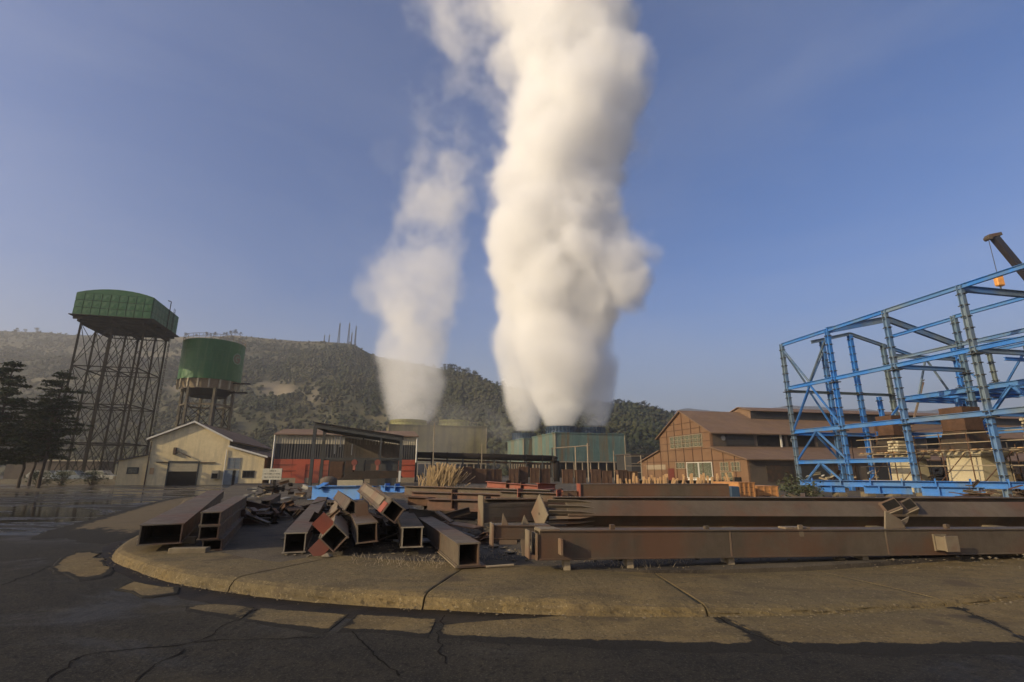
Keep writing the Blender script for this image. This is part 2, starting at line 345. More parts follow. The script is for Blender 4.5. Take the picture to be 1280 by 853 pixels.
# gutter beside the kerb and apron slabs
def strip(px_in, px_out, z, name, m, parent=None, jag=0, **kw):
    a = resample([gnd(x, y) for x, y in px_in], .12); bpts = resample([gnd(x, y) for x, y in px_out], .12)
    n = min(len(a), len(bpts)) ; A = [a[int(i*(len(a)-1)/(n-1))] for i in range(n)]; Bq = [bpts[int(i*(len(bpts)-1)/(n-1))] for i in range(n)]
    vs = []; nn = 12; wear_ = []
    for i in range(n):
        for j in range(nn):
            v = j/(nn-1) * (1.14 if jag > .06 else 1); q = A[i].lerp(Bq[i], v); wear_.append(max(0, (v - .82) / .26, (.06 - v) * 5, .35 if i in (0, n-1) else (.15 if i in (1, n-2) else 0)) if jag > .06 else 0)
            if jag and j in (nn-1,): q = q + Vector((mnoise.noise(q*2.3), mnoise.fractal(q*2.7, 1, 2, 4), 0)) * jag
            vs.append((q.x, q.y, z if v < .9 or jag <= .06 else z - .006 * min(1, (v - .9) / .2)))
    mb = MB(); mb.v = vs; mb.f = [(i*nn+j, i*nn+j+1, (i+1)*nn+j+1, (i+1)*nn+j) for i in range(n-1) for j in range(nn-1)]
    o = mb.build(name, m, parent, **kw); at_ = o.data.attributes.new('wear', 'FLOAT', 'POINT'); at_.data.foreach_set('value', wear_); sd_ = o.modifiers.new('thick', 'SOLIDIFY'); sd_.thickness = .02; sd_.offset = -1
    return o
gut = [(250, 640), (205, 656), (160, 670), (132, 684), (128, 697), (140, 712), (190, 736), (270, 757), (350, 766), (480, 776), (620, 780), (740, 776), (880, 770)]
kfoot = [(262, 640), (214, 655), (170, 668), (146, 684), (148, 698), (165, 708), (195, 718), (272, 736), (352, 748), (480, 755), (620, 765), (740, 765), (880, 763)]
strip(kfoot, gut, .003, 'gutter', M['gutter'], kind='structure', jag=.05)
apron = thing('apron_slabs', None, None); apron['kind'] = 'structure'
AP = [([(232, 759), (270, 756), (318, 760)], [(232, 762), (268, 768), (300, 775)]),
      ([(326, 761), (380, 765), (436, 769)], [(306, 776), (355, 783), (411, 789)]),
      ([(446, 769), (500, 772), (545, 775)], [(424, 789), (480, 790), (535, 796)]),
      ([(556, 781), (640, 775), (720, 770), (800, 768), (882, 768)], [(548, 796), (640, 800), (720, 804), (850, 808), (972, 810)]),
      ([(890, 767), (1000, 767), (1100, 763), (1188, 757)], [(988, 810), (1080, 811), (1180, 810), (1300, 809)]),
      ([(1193, 757.5), (1280, 748), (1400, 736), (1560, 726)], [(1312, 812), (1400, 806), (1500, 798), (1700, 780)])]
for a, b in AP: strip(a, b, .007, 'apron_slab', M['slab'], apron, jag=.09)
# slabs at the left of the gutter
zpatch = .007
for pts in ([(118, 664), (165, 668), (232, 645), (318, 618), (230, 622), (140, 645), (80, 664)], [(92, 692), (116, 690), (126, 702), (140, 714), (116, 722), (84, 720), (68, 708)], [(160, 728), (200, 735), (222, 742), (190, 747), (155, 740)]):
    zpatch += .004; c = [gnd(x, y) for x, y in pts] + [gnd(*pts[0])]; e_ = resample(c, .15)[:-1]
    q = [(p.x + .10 * mnoise.noise(p * 2), p.y + .15 * mnoise.fractal(p * 2.2, 1, 2, 3)) for p in e_]
    cxy = Vector((sum(p[0] for p in q) / len(q), sum(p[1] for p in q) / len(q))); rr_ = (0.02, .35, .6, .78, .9, 1.0, 1.07, 1.14); wr = (0, 0, 0, .05, .2, .45, .9, 1.1); nq = len(q); mb = MB(); wv = []
    for r_, w_ in zip(rr_, wr):
        for x, y in q: p2 = cxy + (Vector((x, y)) - cxy) * r_; mb.v.append((p2.x, p2.y, .002 if r_ > 1.1 else zpatch)); wv.append(w_)
    mb.f = [(j*nq+i, j*nq+(i+1) % nq, (j+1)*nq+(i+1) % nq, (j+1)*nq+i) for j in range(len(rr_)-1) for i in range(nq)] + [tuple(range(nq))]
    o = mb.build('apron_slab', M['slab'], apron); at_ = o.data.attributes.new('wear', 'FLOAT', 'POINT'); at_.data.foreach_set('value', wv)
# cracks in the asphalt
def crack(pts, w=.03):
    e_ = resample([gnd(x, y) for x, y in pts], .07); mb = MB(); n = len(e_)
    for i, p in enumerate(e_):
        t = e_[min(n-1, i+1)] - e_[max(0, i-1)]; s_ = Vector((t.y, -t.x, 0)).normalized()
        c = p + s_ * .05 * mnoise.fractal(p * 5, 1, 2, 4); ww = w * (.35 + abs(mnoise.noise(p * 4)) * 1.6)
        mb.v += [tuple(c + s_ * ww + Vector((0, 0, .0045))), tuple(c - s_ * ww + Vector((0, 0, .0045)))]
    mb.f = [(2*i, 2*i+2, 2*i+3, 2*i+1) for i in range(n-1)]
    o = mb.build('pavement_crack', M['dark'], kind='structure')
for c in ([(322, 762), (285, 780), (245, 803), (170, 812), (105, 820), (75, 840), (45, 862)], [(440, 790), (452, 805), (470, 822), (500, 845)], [(555, 770), (548, 800), (560, 830)], [(2, 732), (40, 718), (62, 708)], [(240, 803), (320, 800), (400, 797)], [(160, 860), (190, 835), (230, 812)]):
    crack(c, .011)
for c in ([(886, 767), (925, 787), (975, 808)], [(1192, 757), (1240, 769), (1300, 785)]): crack([(x, y - .3) for x, y in c], .012)

# ------------------------------------------------------------ steel members lying in the yard
def girder(label, p0, p1, w, h, roll=0, t=.022, m='primer', name='box_girder', cat='steel girder', edge_m='cut_edge', group=None):
    """an open-ended box girder; p0, p1 are the centres of the two ends"""
    p0 = Vector(p0); p1 = Vector(p1); Mx = frame(p0, p1) @ Matrix.Rotation(roll, 4, 'X'); L = (p1 - p0).length
    root = thing(name, label, cat, p0, rot=Mx.to_euler(), group=group)
    mb = MB(); ov = .02
    mb.box((0, -w/2 - ov, h/2 - t), (L, w/2 + ov, h/2)); mb.build('top_flange', M[m], root, bevel=.004)
    mb = MB(); mb.box((0, -w/2 - ov, -h/2), (L, w/2 + ov, -h/2 + t)); mb.build('bottom_flange', M[m], root, bevel=.004)
    for s_ in (-1, 1):
        mb = MB(); y = s_ * (w/2 - t/2); mb.box((0.004, y - t/2, -h/2 + t), (L - .004, y + t/2, h/2 - t)); mb.build('web', M[m], root)
    for x in np.arange(1.4, L, 3.6): mb = MB(); mb.box((x, -w/2 + t, -h/2 + t), (x + .012, w/2 - t, h/2 - t)); mb.build('diaphragm', M['primer_dark_shade'], root)
    mb = MB(); e = .012
    mb.box((-e, -w/2 - ov, h/2 - t), (0, w/2 + ov, h/2)); mb.box((-e, -w/2 - ov, -h/2), (0, w/2 + ov, -h/2 + t))
    mb.box((-e, -w/2, -h/2 + t), (0, -w/2 + t, h/2 - t)); mb.box((-e, w/2 - t, -h/2 + t), (0, w/2, h/2 - t)); mb.build('end_rim', M[edge_m], root)
    return root, L, Mx
def plate(root, name, pts, y0, y1, m='primer_light', M_=None):
    mb = MB(); mb.prism(pts, y0, y1, M_); return mb.build(name, M[m], root, bevel=.003)
def pltx(root, name, a, b, m='primer_light'):
    mb = MB(); mb.box(a, b); return mb.build(name, M[m], root)

def endc(pxl, pyt, pxr, pyb, Y): return at((pxl+pxr)/2, (pyt+pyb)/2, Y)
A0 = endc(178, 655, 224, 681, 9.9); A1 = Vector((-14.45, 25.8, A0.z + .02))
rA, LA, _ = girder('wide flat box girder lying outermost at the left kerb on low packing', A0, A1, .66, .36, m='primer', edge_m='primer_light')
for y, wh in ((10.9, 'near'), (17, 'middle'), (23, 'far')):
    u = (y - A0.y) / (A1.y - A0.y); c = A0.lerp(A1, u); mb = MB(); mb.box((-.5, -.08, 0), (.5, .08, A0.z - .18 - .152)); o = mb.build('timber_packing', M['wood_grey'], loc if False else None)
    o.location = (c.x, c.y, .151); o.rotation_euler = (0, 0, .4); tag(o, 'squared timber block under the ' + wh + ' part of the outermost wide flat girder', 'timber block', 'timber blocks under the outermost girder')
Bd = Vector((-2.7, 6.3, 0)).normalized()
zb = .155
for i, (pxl, pxr, lab, sh) in enumerate(((255.5, 277, 'bottom girder of the three stacked box girders near the left kerb', .05), (252, 274, 'middle girder of the three stacked box girders near the left kerb', 0), (252, 274.5, 'top girder of the three stacked box girders near the left kerb', 0))):
    hgt = .20 if i == 0 else .245
    z = zb + hgt/2; zb += hgt + .004; p = Vector((gx(264, 10.05, .6) + sh, 10.0 + sh*1.5, z)); girder(lab, p, p + Bd * 6.9, .32, hgt, edge_m='primer' if i < 2 else 'primer_light', m='primer')
mb = MB(); mb.box((-.32, -.09, 0), (.32, .09, .10)); o = mb.build('concrete_block', M['concrete'], bevel=.01); o.location = (gx(243, 9.9, .2), 9.75, .16); o.rotation_euler = (0, 0, .1); tag(o, 'low concrete block between the two left girder stacks', 'block')
p = Vector((-7.25, 15.45, .33)); girder('short box girder end resting behind the stacked girders at left', p, Vector((-8.95, 20.2, .33)), .2, .32)
p = Vector((-7.7, 16.6, .58)); girder('shadowed box girder raised just right of the stacked girders', p, Vector((-9.4, 21.2, .58)), .25, .24, m='primer_dark_shade', edge_m='primer')
p = Vector((-7.75, 16.5, .29)); girder('dark lower box girder under the raised shadowed one', p, Vector((-9.45, 21.1, .29)), .25, .24, m='primer_dark_shade', edge_m='primer_dark_shade')

# the loose heap in the middle
girder('upright box girder with a pale left edge, first of the middle heap', endc(356, 667, 381, 690, 9.7), Vector((-8.05, 22.5, .36)), .36, .345)
rE, LE, _ = girder('box girder rolled onto its corner with red lugs at its mouth', Vector((-3.12, 9.45, .46)), Vector((-6.5, 20, .45)), .34, .34, roll=R(43), m='primer_light', edge_m='primer_light')
pltx(rE, 'red_lug', (.10, .17, -.10), (.125, .44, .17), 'redlead'); pltx(rE, 'red_lug', (.02, -.08, -.42), (.045, .17, -.17), 'redlead')
rF, LF, _ = girder('box girder with a slotted top, open mouth in the middle of the heap', Vector((-2.6, 9.65, .52)), Vector((-5.25, 17.3, .50)), .35, .34, roll=R(-4), m='primer', edge_m='primer_light')
for k in range(3): pltx(rF, 'lug', (1.6 + k*.5, -.12, .17), (1.63 + k*.5, .12, .42), 'primer_light')
rG, LG, _ = girder('box girder rolled onto its corner riding highest on the heap', Vector((-2.12, 9.5, .90)), Vector((-3.95, 14.2, 1.10)), .30, .30, roll=R(36), m='primer', edge_m='primer_light')
pltx(rG, 'red_lug', (.0, .15, -.15), (.45, .17, .05), 'redlead'); pltx(rG, 'flange_strip', (.5, .16, -.06), (4.4, .19, .10), 'primer_light')
for k in range(4): pltx(rG, 'rib', (.8 + k * .8, -.17, -.15), (.82 + k * .8, -.15, .15), 'primer_light')
girder('nearly square box girder in shade with a thin pale rim', Vector((-1.77, 9.55, .46)), Vector((-3.9, 18.2, .46)), .36, .35, m='primer_dark_shade', edge_m='cut_edge')
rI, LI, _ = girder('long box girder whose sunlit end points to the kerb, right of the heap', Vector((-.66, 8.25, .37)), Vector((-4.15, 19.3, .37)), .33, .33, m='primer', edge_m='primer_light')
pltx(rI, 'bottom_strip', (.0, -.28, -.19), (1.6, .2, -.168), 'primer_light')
girder('box girder lying low under the heap, mostly hidden', Vector((-2.9, 10.6, .33)), Vector((-5.6, 18.6, .33)), .34, .33, m='primer_dark_shade', edge_m='primer_dark_shade')
girder('box girder lying low under the slotted one in shadow', Vector((-2.5, 11.4, .32)), Vector((-4.4, 17.9, .32)), .30, .3, m='primer_dark_shade', edge_m='primer_dark_shade')
girder('box girder crossing high behind the heap with its ribs showing', Vector((-3.3, 13.2, .86)), Vector((-4.9, 18.5, .9)), .34, .3, roll=R(12), m='primer_light', edge_m='primer_light')
girder('brown girder leaning over the back of the heap', Vector((-3.55, 11.9, .78)), Vector((-5.6, 17.2, .78)), .3, .28, roll=R(30), m='primer', edge_m='primer_light')

# H column with end plate
def hsec(label, p0, p1, w, h, m='primer', roll=0, name='steel_beam', cat='steel beam', lugs=(), lug_m='redlead', endplate=None, group=None):
    p0 = Vector(p0); p1 = Vector(p1); Mx = frame(p0, p1) @ Matrix.Rotation(roll, 4, 'X'); L = (p1-p0).length
    root = thing(name, label, cat, p0, rot=Mx.to_euler(), group=group); t = .022
    mb = MB(); mb.box((0, -w/2, h/2-t), (L, w/2, h/2)); mb.build('flange', M[m], root, bevel=.004)
    mb = MB(); mb.box((0, -w/2, -h/2), (L, w/2, -h/2+t)); mb.build('flange', M[m], root, bevel=.004)
    mb = MB(); mb.box((.002, -.009, -h/2+t), (L-.002, .009, h/2-t)); mb.build('web', M[m], root)
    for x in lugs: pltx(root, 'lug', (x, -w/2 - .01, -h*.3), (x + .03, w/2 + .01, h*.5 + .10), lug_m)
    if endplate:
        a, b_ = endplate; pltx(root, 'end_plate', (-.03, -a/2, -b_/2), (-.002, a/2, b_/2), 'primer_light')
    return root, L
kx = Vector((gx(603, 12.9), 12.75, .62)); kd = Vector((.93, .36, 0)).normalized()
rK, LK = hsec('brown column lying flat with a tall pale end plate', kx, kx + kd * 4.8, .42, .36, roll=R(90), endplate=(.80, .40))
for k in (-.13, .13): pltx(rK, 'stiffener', (0, k - .01, -.18), (1.5, k + .01, .18), 'primer_light')
# bracketed short box
l0 = Vector((gx(616, 9.2), 9.0, .62)); l1 = Vector((gx(668, 9.5), 9.15, .62))
rL, LL, _ = girder('short box stub with fins sticking out, beside the long front girder', l0, Vector((.62, 9.15, .60)), .34, .22, m='primer', edge_m='primer_light')
plate(rL, 'fin', [(.14, .11), (.26, .11), (.16, .30)], -.16, -.14); plate(rL, 'fin', [(.50, .11), (.64, .11), (.55, .26)], .0, .02)
plate(rL, 'fin', [(.46, -.11), (.60, -.11), (.55, -.36), (.49, -.36)], -.2, -.17); plate(rL, 'gusset', [(.1, -.11), (.4, -.11), (.4, -.19), (.1, -.19)], -.18, -.16)
plate(rL, 'end_plate', [(-.02, -.24), (.01, -.24), (.01, .13), (-.02, .13)], -.22, .16)
# the long front girder
m0 = Vector((gx(672, 8.2, .5), 8.22, .525)); m1 = Vector((12.6, 10.45, .32))
rM, LM, _ = girder('longest brown box girder lying nearest the camera at right', m0, m1, .34, .42, m='primer', edge_m='primer_light')
ax = (m1 - m0).normalized()
def on_M(px):  # distance along the girder seen at px
    r_ = (px - 640) / F * .9687; return (r_ * m0.y - m0.x) / (ax.x - r_ * ax.y) if True else 0
pltx(rM, 'end_plate', (-.06, -.19, -.21), (-.035, .17, .16), 'primer_light'); pltx(rM, 'end_plate', (-.17, -.15, -.19), (-.15, .12, .20), 'primer_light')
plate(rM, 'gusset', [(-.16, -.2), (-.03, -.2), (-.03, -.15), (-.16, -.13)], -.14, .12); pltx(rM, 'cover_plate', (0.0, -.196, .20), (.30, .2, .226), 'primer_light')
for px, w_, z0, z1, dep in ((692, .03, -.12, .10, .17), (1138, .26, -.14, .13, .03)):
    x = on_M(px); pltx(rM, 'lug', (x, -.172 - dep, z0), (x + w_, -.172, z1), 'primer_light')
x = on_M(1138); pltx(rM, 'lug_web', (x + .02, -.36, -.12), (x + .04, -.2, .10), 'primer_light')
mb = MB(); mb.box((x, -.40, -.13), (x + .26, -.372, .12)); mb.build('lug_plate', M['primer_light'], rM, bevel=.003)
for x in (3.1, 6.0, 9.2): pltx(rM, 'splice_seam', (x, -.1755, -.20), (x + .03, -.1725, .198), 'primer_light')
for px, h_ in ((757, .10), (871, .07), (1162, .10)):
    x = on_M(px); pltx(rM, 'stub', (x, -.1, .21), (x + .07, -.04, .21 + h_ * .7), 'primer')
pltx(rM, 'stub', (on_M(966), -.14, .212), (on_M(976) + .3, .05, .24), 'primer_light'); pltx(rM, 'stub', (on_M(980), -.14, .10), (on_M(985), -.172, .28), 'primer_light')
x = on_M(1088); plate(rM, 'fin', [(x, .21), (x + .42, .21), (x + .34, .36), (x + .06, .50)], -.1, -.07); x = on_M(1114); plate(rM, 'fin', [(x, .21), (x + .14, .3), (x + .20, .40), (x + .02, .33)], .0, .03)
for px, wh in ((705, 'leftmost'), (780, 'second from left'), (900, 'third from left'), (1060, 'rightmost')):
    c = m0 + ax * on_M(px); mb = MB(); hh = c.z - .215 - .152
    if hh > .03: mb.box((-.05, -.10, 0), (.05, .22, hh)); o = mb.build('timber_packing', M['wood_grey']); o.location = (c.x, c.y, .151); tag(o, wh + ' timber packing block under the long front girder', 'timber block', 'timber packing under the front girder')
# the girder on its corner behind it
n0 = Vector((gx(688, 11.6, .7), 11.6, .69)); n1 = Vector((13.4, 12.35, .60))
rN, LN, _ = girder('long box girder rolled on its corner with a diamond end plate', n0 + Vector((.35, 0, 0)), n1, .385, .385, roll=R(45), m='primer', edge_m='primer_light')
Md = Matrix.Rotation(R(-20), 4, 'Z')
mb = MB(); mb.box((-.60, -.29, -.29), (-.57, .29, .29)); o = mb.build('end_plate', M['primer_light'], rN, bevel=.004)
o.matrix_basis = Matrix.Translation((-.585, 0, 0)) @ Matrix.Rotation(R(-45), 4, 'X') @ Matrix.Rotation(R(20), 4, 'Z') @ Matrix.Rotation(R(45), 4, 'X') @ Matrix.Translation((.585, 0, 0))
mb = MB(); mb.tube((-.605, 0, 0), (-.60, 0, 0), .03, 12); mb.build('bolt_hole', M['dark'], rN)
for dz in (-.15, 0, .15):
    for ax_ in (0, 1):
        mb = MB(); s_ = .2
        P_ = [(-.42, -.28), (-.42, -.19), (.6, -.19), (.25, -.26)]
        if ax_ == 0: mb.add([(x_, y_, dz - .008) for x_, y_ in P_] + [(x_, y_, dz + .008) for x_, y_ in P_], [(0,1,2,3), (7,6,5,4), (0,4,5,1), (1,5,6,2), (2,6,7,3), (3,7,4,0)])
        else: mb.add([(x_, dz - .008, -y_) for x_, y_ in P_] + [(x_, dz + .008, -y_) for x_, y_ in P_], [(0,1,2,3), (7,6,5,4), (0,4,5,1), (1,5,6,2), (2,6,7,3), (3,7,4,0)])
        mb.build('stiffener', M['primer_light'], rN)
pltx(rN, 'neck', (-.52, -.10, -.10), (.36, .10, .10), 'primer')
b0 = (gx(1098, 11.8) - n0.x - .35)
for dx_, s_ in ((0, .36), (.42, .30)):
    plate(rN, 'bracket', [(b0 + dx_, .19), (b0 + dx_ + s_, .19), (b0 + dx_ + s_ * .8, .40)], -.17, -.14); plate(rN, 'bracket', [(b0 + dx_, .19), (b0 + dx_ + s_, .19), (b0 + dx_ + s_ * .8, .40)], .12, .15)
pltx(rN, 'bracket_plate', (b0 + .1, -.2, .19), (b0 + .8, .18, .205), 'primer')
for dx_, s_ in ((0, .36), (.42, .30)):
    mb = MB(); mb.bar((b0 + dx_, 0, .195), (b0 + dx_ + s_ * .8, 0, .40), .28, .02); mb.build('bracket_plate', M['primer'], rN); mb = MB(); mb.bar((b0 + dx_ + .045, 0, .235), (b0 + dx_ + s_ * .8 - .02, 0, .402), .20, .012); mb.build('bracket_shade', M['dark'], rN)  # dark plate on each bracket stands in for its shaded opening
for px, wh in ((760, 'leftmost'), (900, 'second from left'), (1080, 'third from left'), (1230, 'rightmost')):
    X_ = gx(px, 11.9); mb = MB(); mb.box((-.12, -.3, 0), (.12, .3, .26)); o = mb.build('concrete_block', M['concrete']); o.location = (X_, 11.95, .151); tag(o, wh + ' grey support block under the girder rolled on its corner', 'block', 'support blocks under the cornerwise girder')
hsec('long brown beam behind the cornerwise girder', (gx(690, 13.6), 13.6, .78), (15.0, 14.4, .72), .3, .34, m='primer')
hsec('second long brown beam further behind the cornerwise girder', (gx(700, 14.6), 14.9, .62), (14.0, 15.3, .62), .3, .5, m='primer_dark_shade')
rO, LO, _ = girder('deep box girder with a dark rim standing behind the long ones', (gx(724, 16), 16, .86), (gx(909, 16.1, .8), 16.15, .86), .5, .70, m='primer')
pltx(rO, 'red_end_plate', (-.05, -.3, -.42), (-.02, .3, .36), 'redlead')
girder('short brown box butting against the deep girder', (gx(703, 16.0), 16.1, .76), (gx(720, 16), 16.1, .76), .4, .5, m='primer', edge_m='redlead')
# mid-left long beams
P1 = hsec('topmost long brown beam left of the diamond plate', (gx(506, 21, 1), 21, .84), (gx(690, 17.5, .8), 17.5, .80), .34, .36, m='primer')
P2 = hsec('long brown beam with small lugs, second from the back', (gx(516, 18.6), 18.6, .72), (gx(678, 16.2), 16.2, .70), .3, .34, m='primer_red', lugs=(1.8, 4.5), lug_m='rust')
hsec('reddish beam nearest the rubble gap', (gx(536, 16), 16.0, .62), (gx(612, 15.6), 15.2, .62), .3, .32, m='primer_red', lugs=(.9, 2.0), lug_m='rust')
hsec('short rusty beam beside the reddish one', (gx(511, 17.3), 17.4, .66), (gx(540, 16.4), 16.6, .66), .3, .25, m='rust')
hsec('dark beam low under the mid-left beams', (gx(530, 16.7), 17, .35), (gx(670, 15.4), 15.6, .35), .35, .34, m='primer_dark_shade')
hsec('brown beam crossing behind the tall end plate', (gx(606, 14.3), 14.4, .66), (gx(676, 13.8), 13.9, .70), .34, .40, m='primer_dark_shade', lugs=())
hsec('upper brown beam with red lugs behind the tall end plate', (gx(625, 16.4), 16.6, .88), (gx(700, 15.4), 15.6, .86), .3, .2, m='primer', lugs=(.7, 2.0), lug_m='redlead')
# mound of rubble and the red beams on it
def heap(name, label, cat, cx, cy, rx, ry, h, m, seed, z0=.14, kind=None):
    mb = MB(); n = 26; k = 9; rows = []
    for j in range(k + 1):
        for i in range(n):
            a = i * 2 * math.pi / n; r_ = j / k
            q = Vector((cx + rx * r_ * math.cos(a), cy + ry * r_ * math.sin(a), 0))
            z = h * (1 - r_ ** 1.7) * (.75 + .5 * mnoise.fractal(q * .9 + Vector((seed, 0, 0)), 1, 2, 4)) + .06 * mnoise.noise(q * 4) * (1 - r_)
            mb.v.append((q.x, q.y, z0 + max(z, -.02) - .03 * (j == k)))
    mb.f = [(j*n+i, j*n+(i+1) % n, (j+1)*n+(i+1) % n, (j+1)*n+i) for j in range(k) for i in range(n)]
    o = mb.build(name, m, smooth=False); return tag(o, label, cat, kind=kind)
heap('rubble_mound', 'low mound of pale rubble under the red beam', 'rubble', gx(630, 24), 24, 3.6, 1.9, .85, M['rock'], 3)
heap('soil_mound', 'dark soil mound beside the dry reeds', 'soil', gx(568, 30), 30, 4.2, 2.0, .7, M['soil_heap'], 5)
heap('rust_scrap_mound', 'reddish heap of rusty scrap behind the diamond plate', 'scrap', gx(700, 22), 22, 1.7, 1.0, .95, M['rust'], 8)
hsec('red primed beam lying tilted on the rubble mound', at(609, 605.5, 24), at(676, 611, 22.2), .3, .26, m='redlead', lugs=(1.2, 2.0), lug_m='rust')
hsec('short red primed offcut beside the rusty scrap heap', at(672, 608, 21), at(694, 609, 21.5), .3, .25, m='redlead')
hsec('red primed piece under the tilted red beam', at(655, 617, 20), at(692, 614, 20.5), .25, .2, m='redlead')
# blue members
rR, LR = hsec('blue girder lying across behind the heap at left', at(390, 616, 22.5), at(450, 616, 21.5), .5, .55, m='blue')
hsec('second blue girder partly hidden behind the first', at(398, 611, 25), at(470, 612, 24), .4, .3, m='blue')
hsec('small blue offcut right of the heap top', at(476, 611, 23), at(506, 612, 22.6), .35, .26, m='blue', lugs=(.3, .8), lug_m='blue')
hsec('tilted blue plate girder end poking above the blue girder', at(398, 611, 22), at(408, 605, 22.4), .3, .12, m='blue')
# beige site box and pieces
rB = thing('site_box', 'beige plywood box with a low dark lid behind the heap', 'box', at(441, 611, 26) * Vector((1, 1, 0)) if False else Vector((gx(440, 24), 24, .34)), R(12))
mb = MB(); mb.box((-.55, -.5, 0), (.55, .5, .85)); mb.build('body', M['pedestal'], rB); mb = MB(); mb.prism([(-.6, .85), (2.3, .95), (2.0, 1.25), (.2, 1.25)], -.5, .6); mb.build('lid', M['primer_dark_shade'], rB); mb = MB(); mb.box((2.1, -.52, .75), (2.2, -.46, 1.25)); mb.build('white_post', M['white'], rB)
# dark scrap at left
rb = random.Random(5)
def scrap(label, cx, cy, w, d, h, n, m, z0=.15):
    root = thing('scrap_pile', label, 'scrap pile', (cx, cy, z0))
    for i in range(n):
        a = Vector((rb.uniform(-w, w), rb.uniform(-d, d), rb.uniform(.05, h))); b_ = a + Vector((rb.uniform(-1, 1), rb.uniform(-.6, .6), rb.uniform(-.3, .3))) * .8
        b_.z = max(.05, b_.z); mb = MB()
        if i % 3: mb.hbar(a, b_, rb.uniform(.08, .22), rb.uniform(.08, .2), .02)
        else: mb.bar(a, b_, rb.uniform(.2, .5), .03)
        mb.build('scrap_piece', M[m[i % len(m)]], root)
    return root
scrap('dark tangle of steel offcuts between the left stack and the heap', gx(368, 17.5), 17.2, 1.2, 1.0, .35, 26, ('primer_dark_shade', 'black_steel', 'rust', 'primer'))
scrap('pile of steel scrap below the white sign', gx(362, 28), 28, 1.6, .8, .8, 34, ('primer_dark_shade', 'grey_steel', 'wood_grey', 'black_steel', 'rust'))
scrap('bundle of thin dark steel lying at the right frame edge', gx(1262, 19), 19.3, 2.0, .6, .5, 30, ('rust', 'primer_dark_shade', 'primer'), z0=.55)
scrap('small offcuts by the orange crates', gx(975, 22), 22, 1.2, .6, .35, 16, ('rust', 'primer', 'wood_grey'))
scrap('added dark offcuts deepening the shade beneath the loose girder heap', -2.9, 12.6, 1.5, 1.6, .55, 46, ('primer_dark_shade', 'black_steel', 'rust', 'primer'))  # dark scrap added under the heap for density and deeper shade
scrap('offcuts lying behind the left girder stack', -7.6, 15.6, 1.3, 1.0, .3, 18, ('primer_dark_shade', 'black_steel', 'primer'))
scrap('offcuts lying between the box stub and the heap', gx(600, 11.5), 11.6, .9, .8, .12, 10, ('grey_steel', 'primer', 'rust'))

# ------------------------------------------------------------ blue lying girders at right
for i, (pa, pb, ya, yb, z, h, lab) in enumerate(((1000, 1290, 30, 24.5, .92, .34, 'blue girder lying longest under the steel frame'), (1022, 1056, 28, 27.4, .68, .34, 'short blue girder at the left end of the blue row'), (1080, 1140, 26.6, 25.6, .68, .38, 'blue girder with bright flange, middle of the blue row'), (1152, 1232, 24.6, 23.2, .68, .42, 'blue girder at the right end of the blue row'))):
    r_, L_ = hsec(lab, (gx(pa, ya, z), ya, z), (gx(pb, yb, z), yb, z), .42, h, m='blue')
    for x in np.arange(.6, L_, 1.35): pltx(r_, 'stiffener', (x, -.2, -h/2 + .02), (x + .05, .2, h/2 + (.12 if i == 0 else 0)), 'blue')
for px, Y, wh in ((1010, 29.6, 'leftmost block'), (1080, 28.2, 'third block from left'), (1150, 27, 'fifth block from left'), (1230, 25.4, 'rightmost block'), (1045, 27.5, 'second block from left'), (1110, 26, 'fourth block from left'), (1190, 23.9, 'sixth block from left')):
    mb = MB(); mb.box((-.2, -.3, 0), (.2, .3, .35)); o = mb.build('concrete_block', M['concrete']); o.location = (gx(px, Y), Y, .15); tag(o, wh + ' under the row of blue girders', 'block', 'support blocks under the blue girders')

# ------------------------------------------------------------ blue steel frame
FX = Vector((24.4, 44.5, 0)); DK = Vector((1.09, -5.0, 0)); EE = Vector((.977, .213, 0)); DKn = DK.normalized()
fr = thing('unfinished_building', 'tall unfinished blue steel building frame at the right', 'steel frame', FX)
def fp(k, o, z): return DK * k + EE * o + Vector((0, 0, z))
def fcol(k, o, z0, z1, m, w=.29, splits=()):
    p, q = fp(k, o, z0), fp(k, o, z1); mb = MB(); mb.hbar(p, q, w, w, .035, up=DKn)
    mb.build('column', M[m], fr)
    cl = MB()
    for z in np.arange(z0 + .6, z1 - .2, .72):
        for s_ in (-1, 1):
            c = fp(k, o, z) + DKn * s_ * (w/2 + .05) ; cl.bar(c - EE * .12, c + EE * .12, .14, .05)
        c = fp(k, o, z) - EE * (w/2 + .06); cl.bar(c - DKn * .06, c + DKn * .06, .14, .06)
    for z in (4.9, 8.65):
        if z0 < z < z1: cl.box((-.3, -.3, -.03), (.3, .3, .03), Matrix.Translation(fp(k, o, z - .3)))
    cl.box((-.35, -.35, z0), (.35, .35, z0 + .05), Matrix.Translation(fp(k, o, 0))); cl.build('cleats', M['dark_steel'], fr, kind='stuff')
def fbeam(k0, o0, z0, k1, o1, z1, m, w=.25, h=.32, n='beam'):
    mb = MB(); mb.hbar(fp(k0, o0, z0), fp(k1, o1, z1), w, h, .03); mb.build(n, M[m], fr)
def fbrace(k0, o0, z0, k1, o1, z1, m='blue', w=.12):
    mb = MB(); mb.hbar(fp(k0, o0, z0), fp(k1, o1, z1), w, w, .03); mb.build('brace', M[m], fr)
cm_ = ['bluegrey', 'blue', 'bluegrey', 'bluegrey', 'blue', 'bluegrey', 'blue']
for k in range(7):
    fcol(k, 0, 0, 12.7, cm_[k])
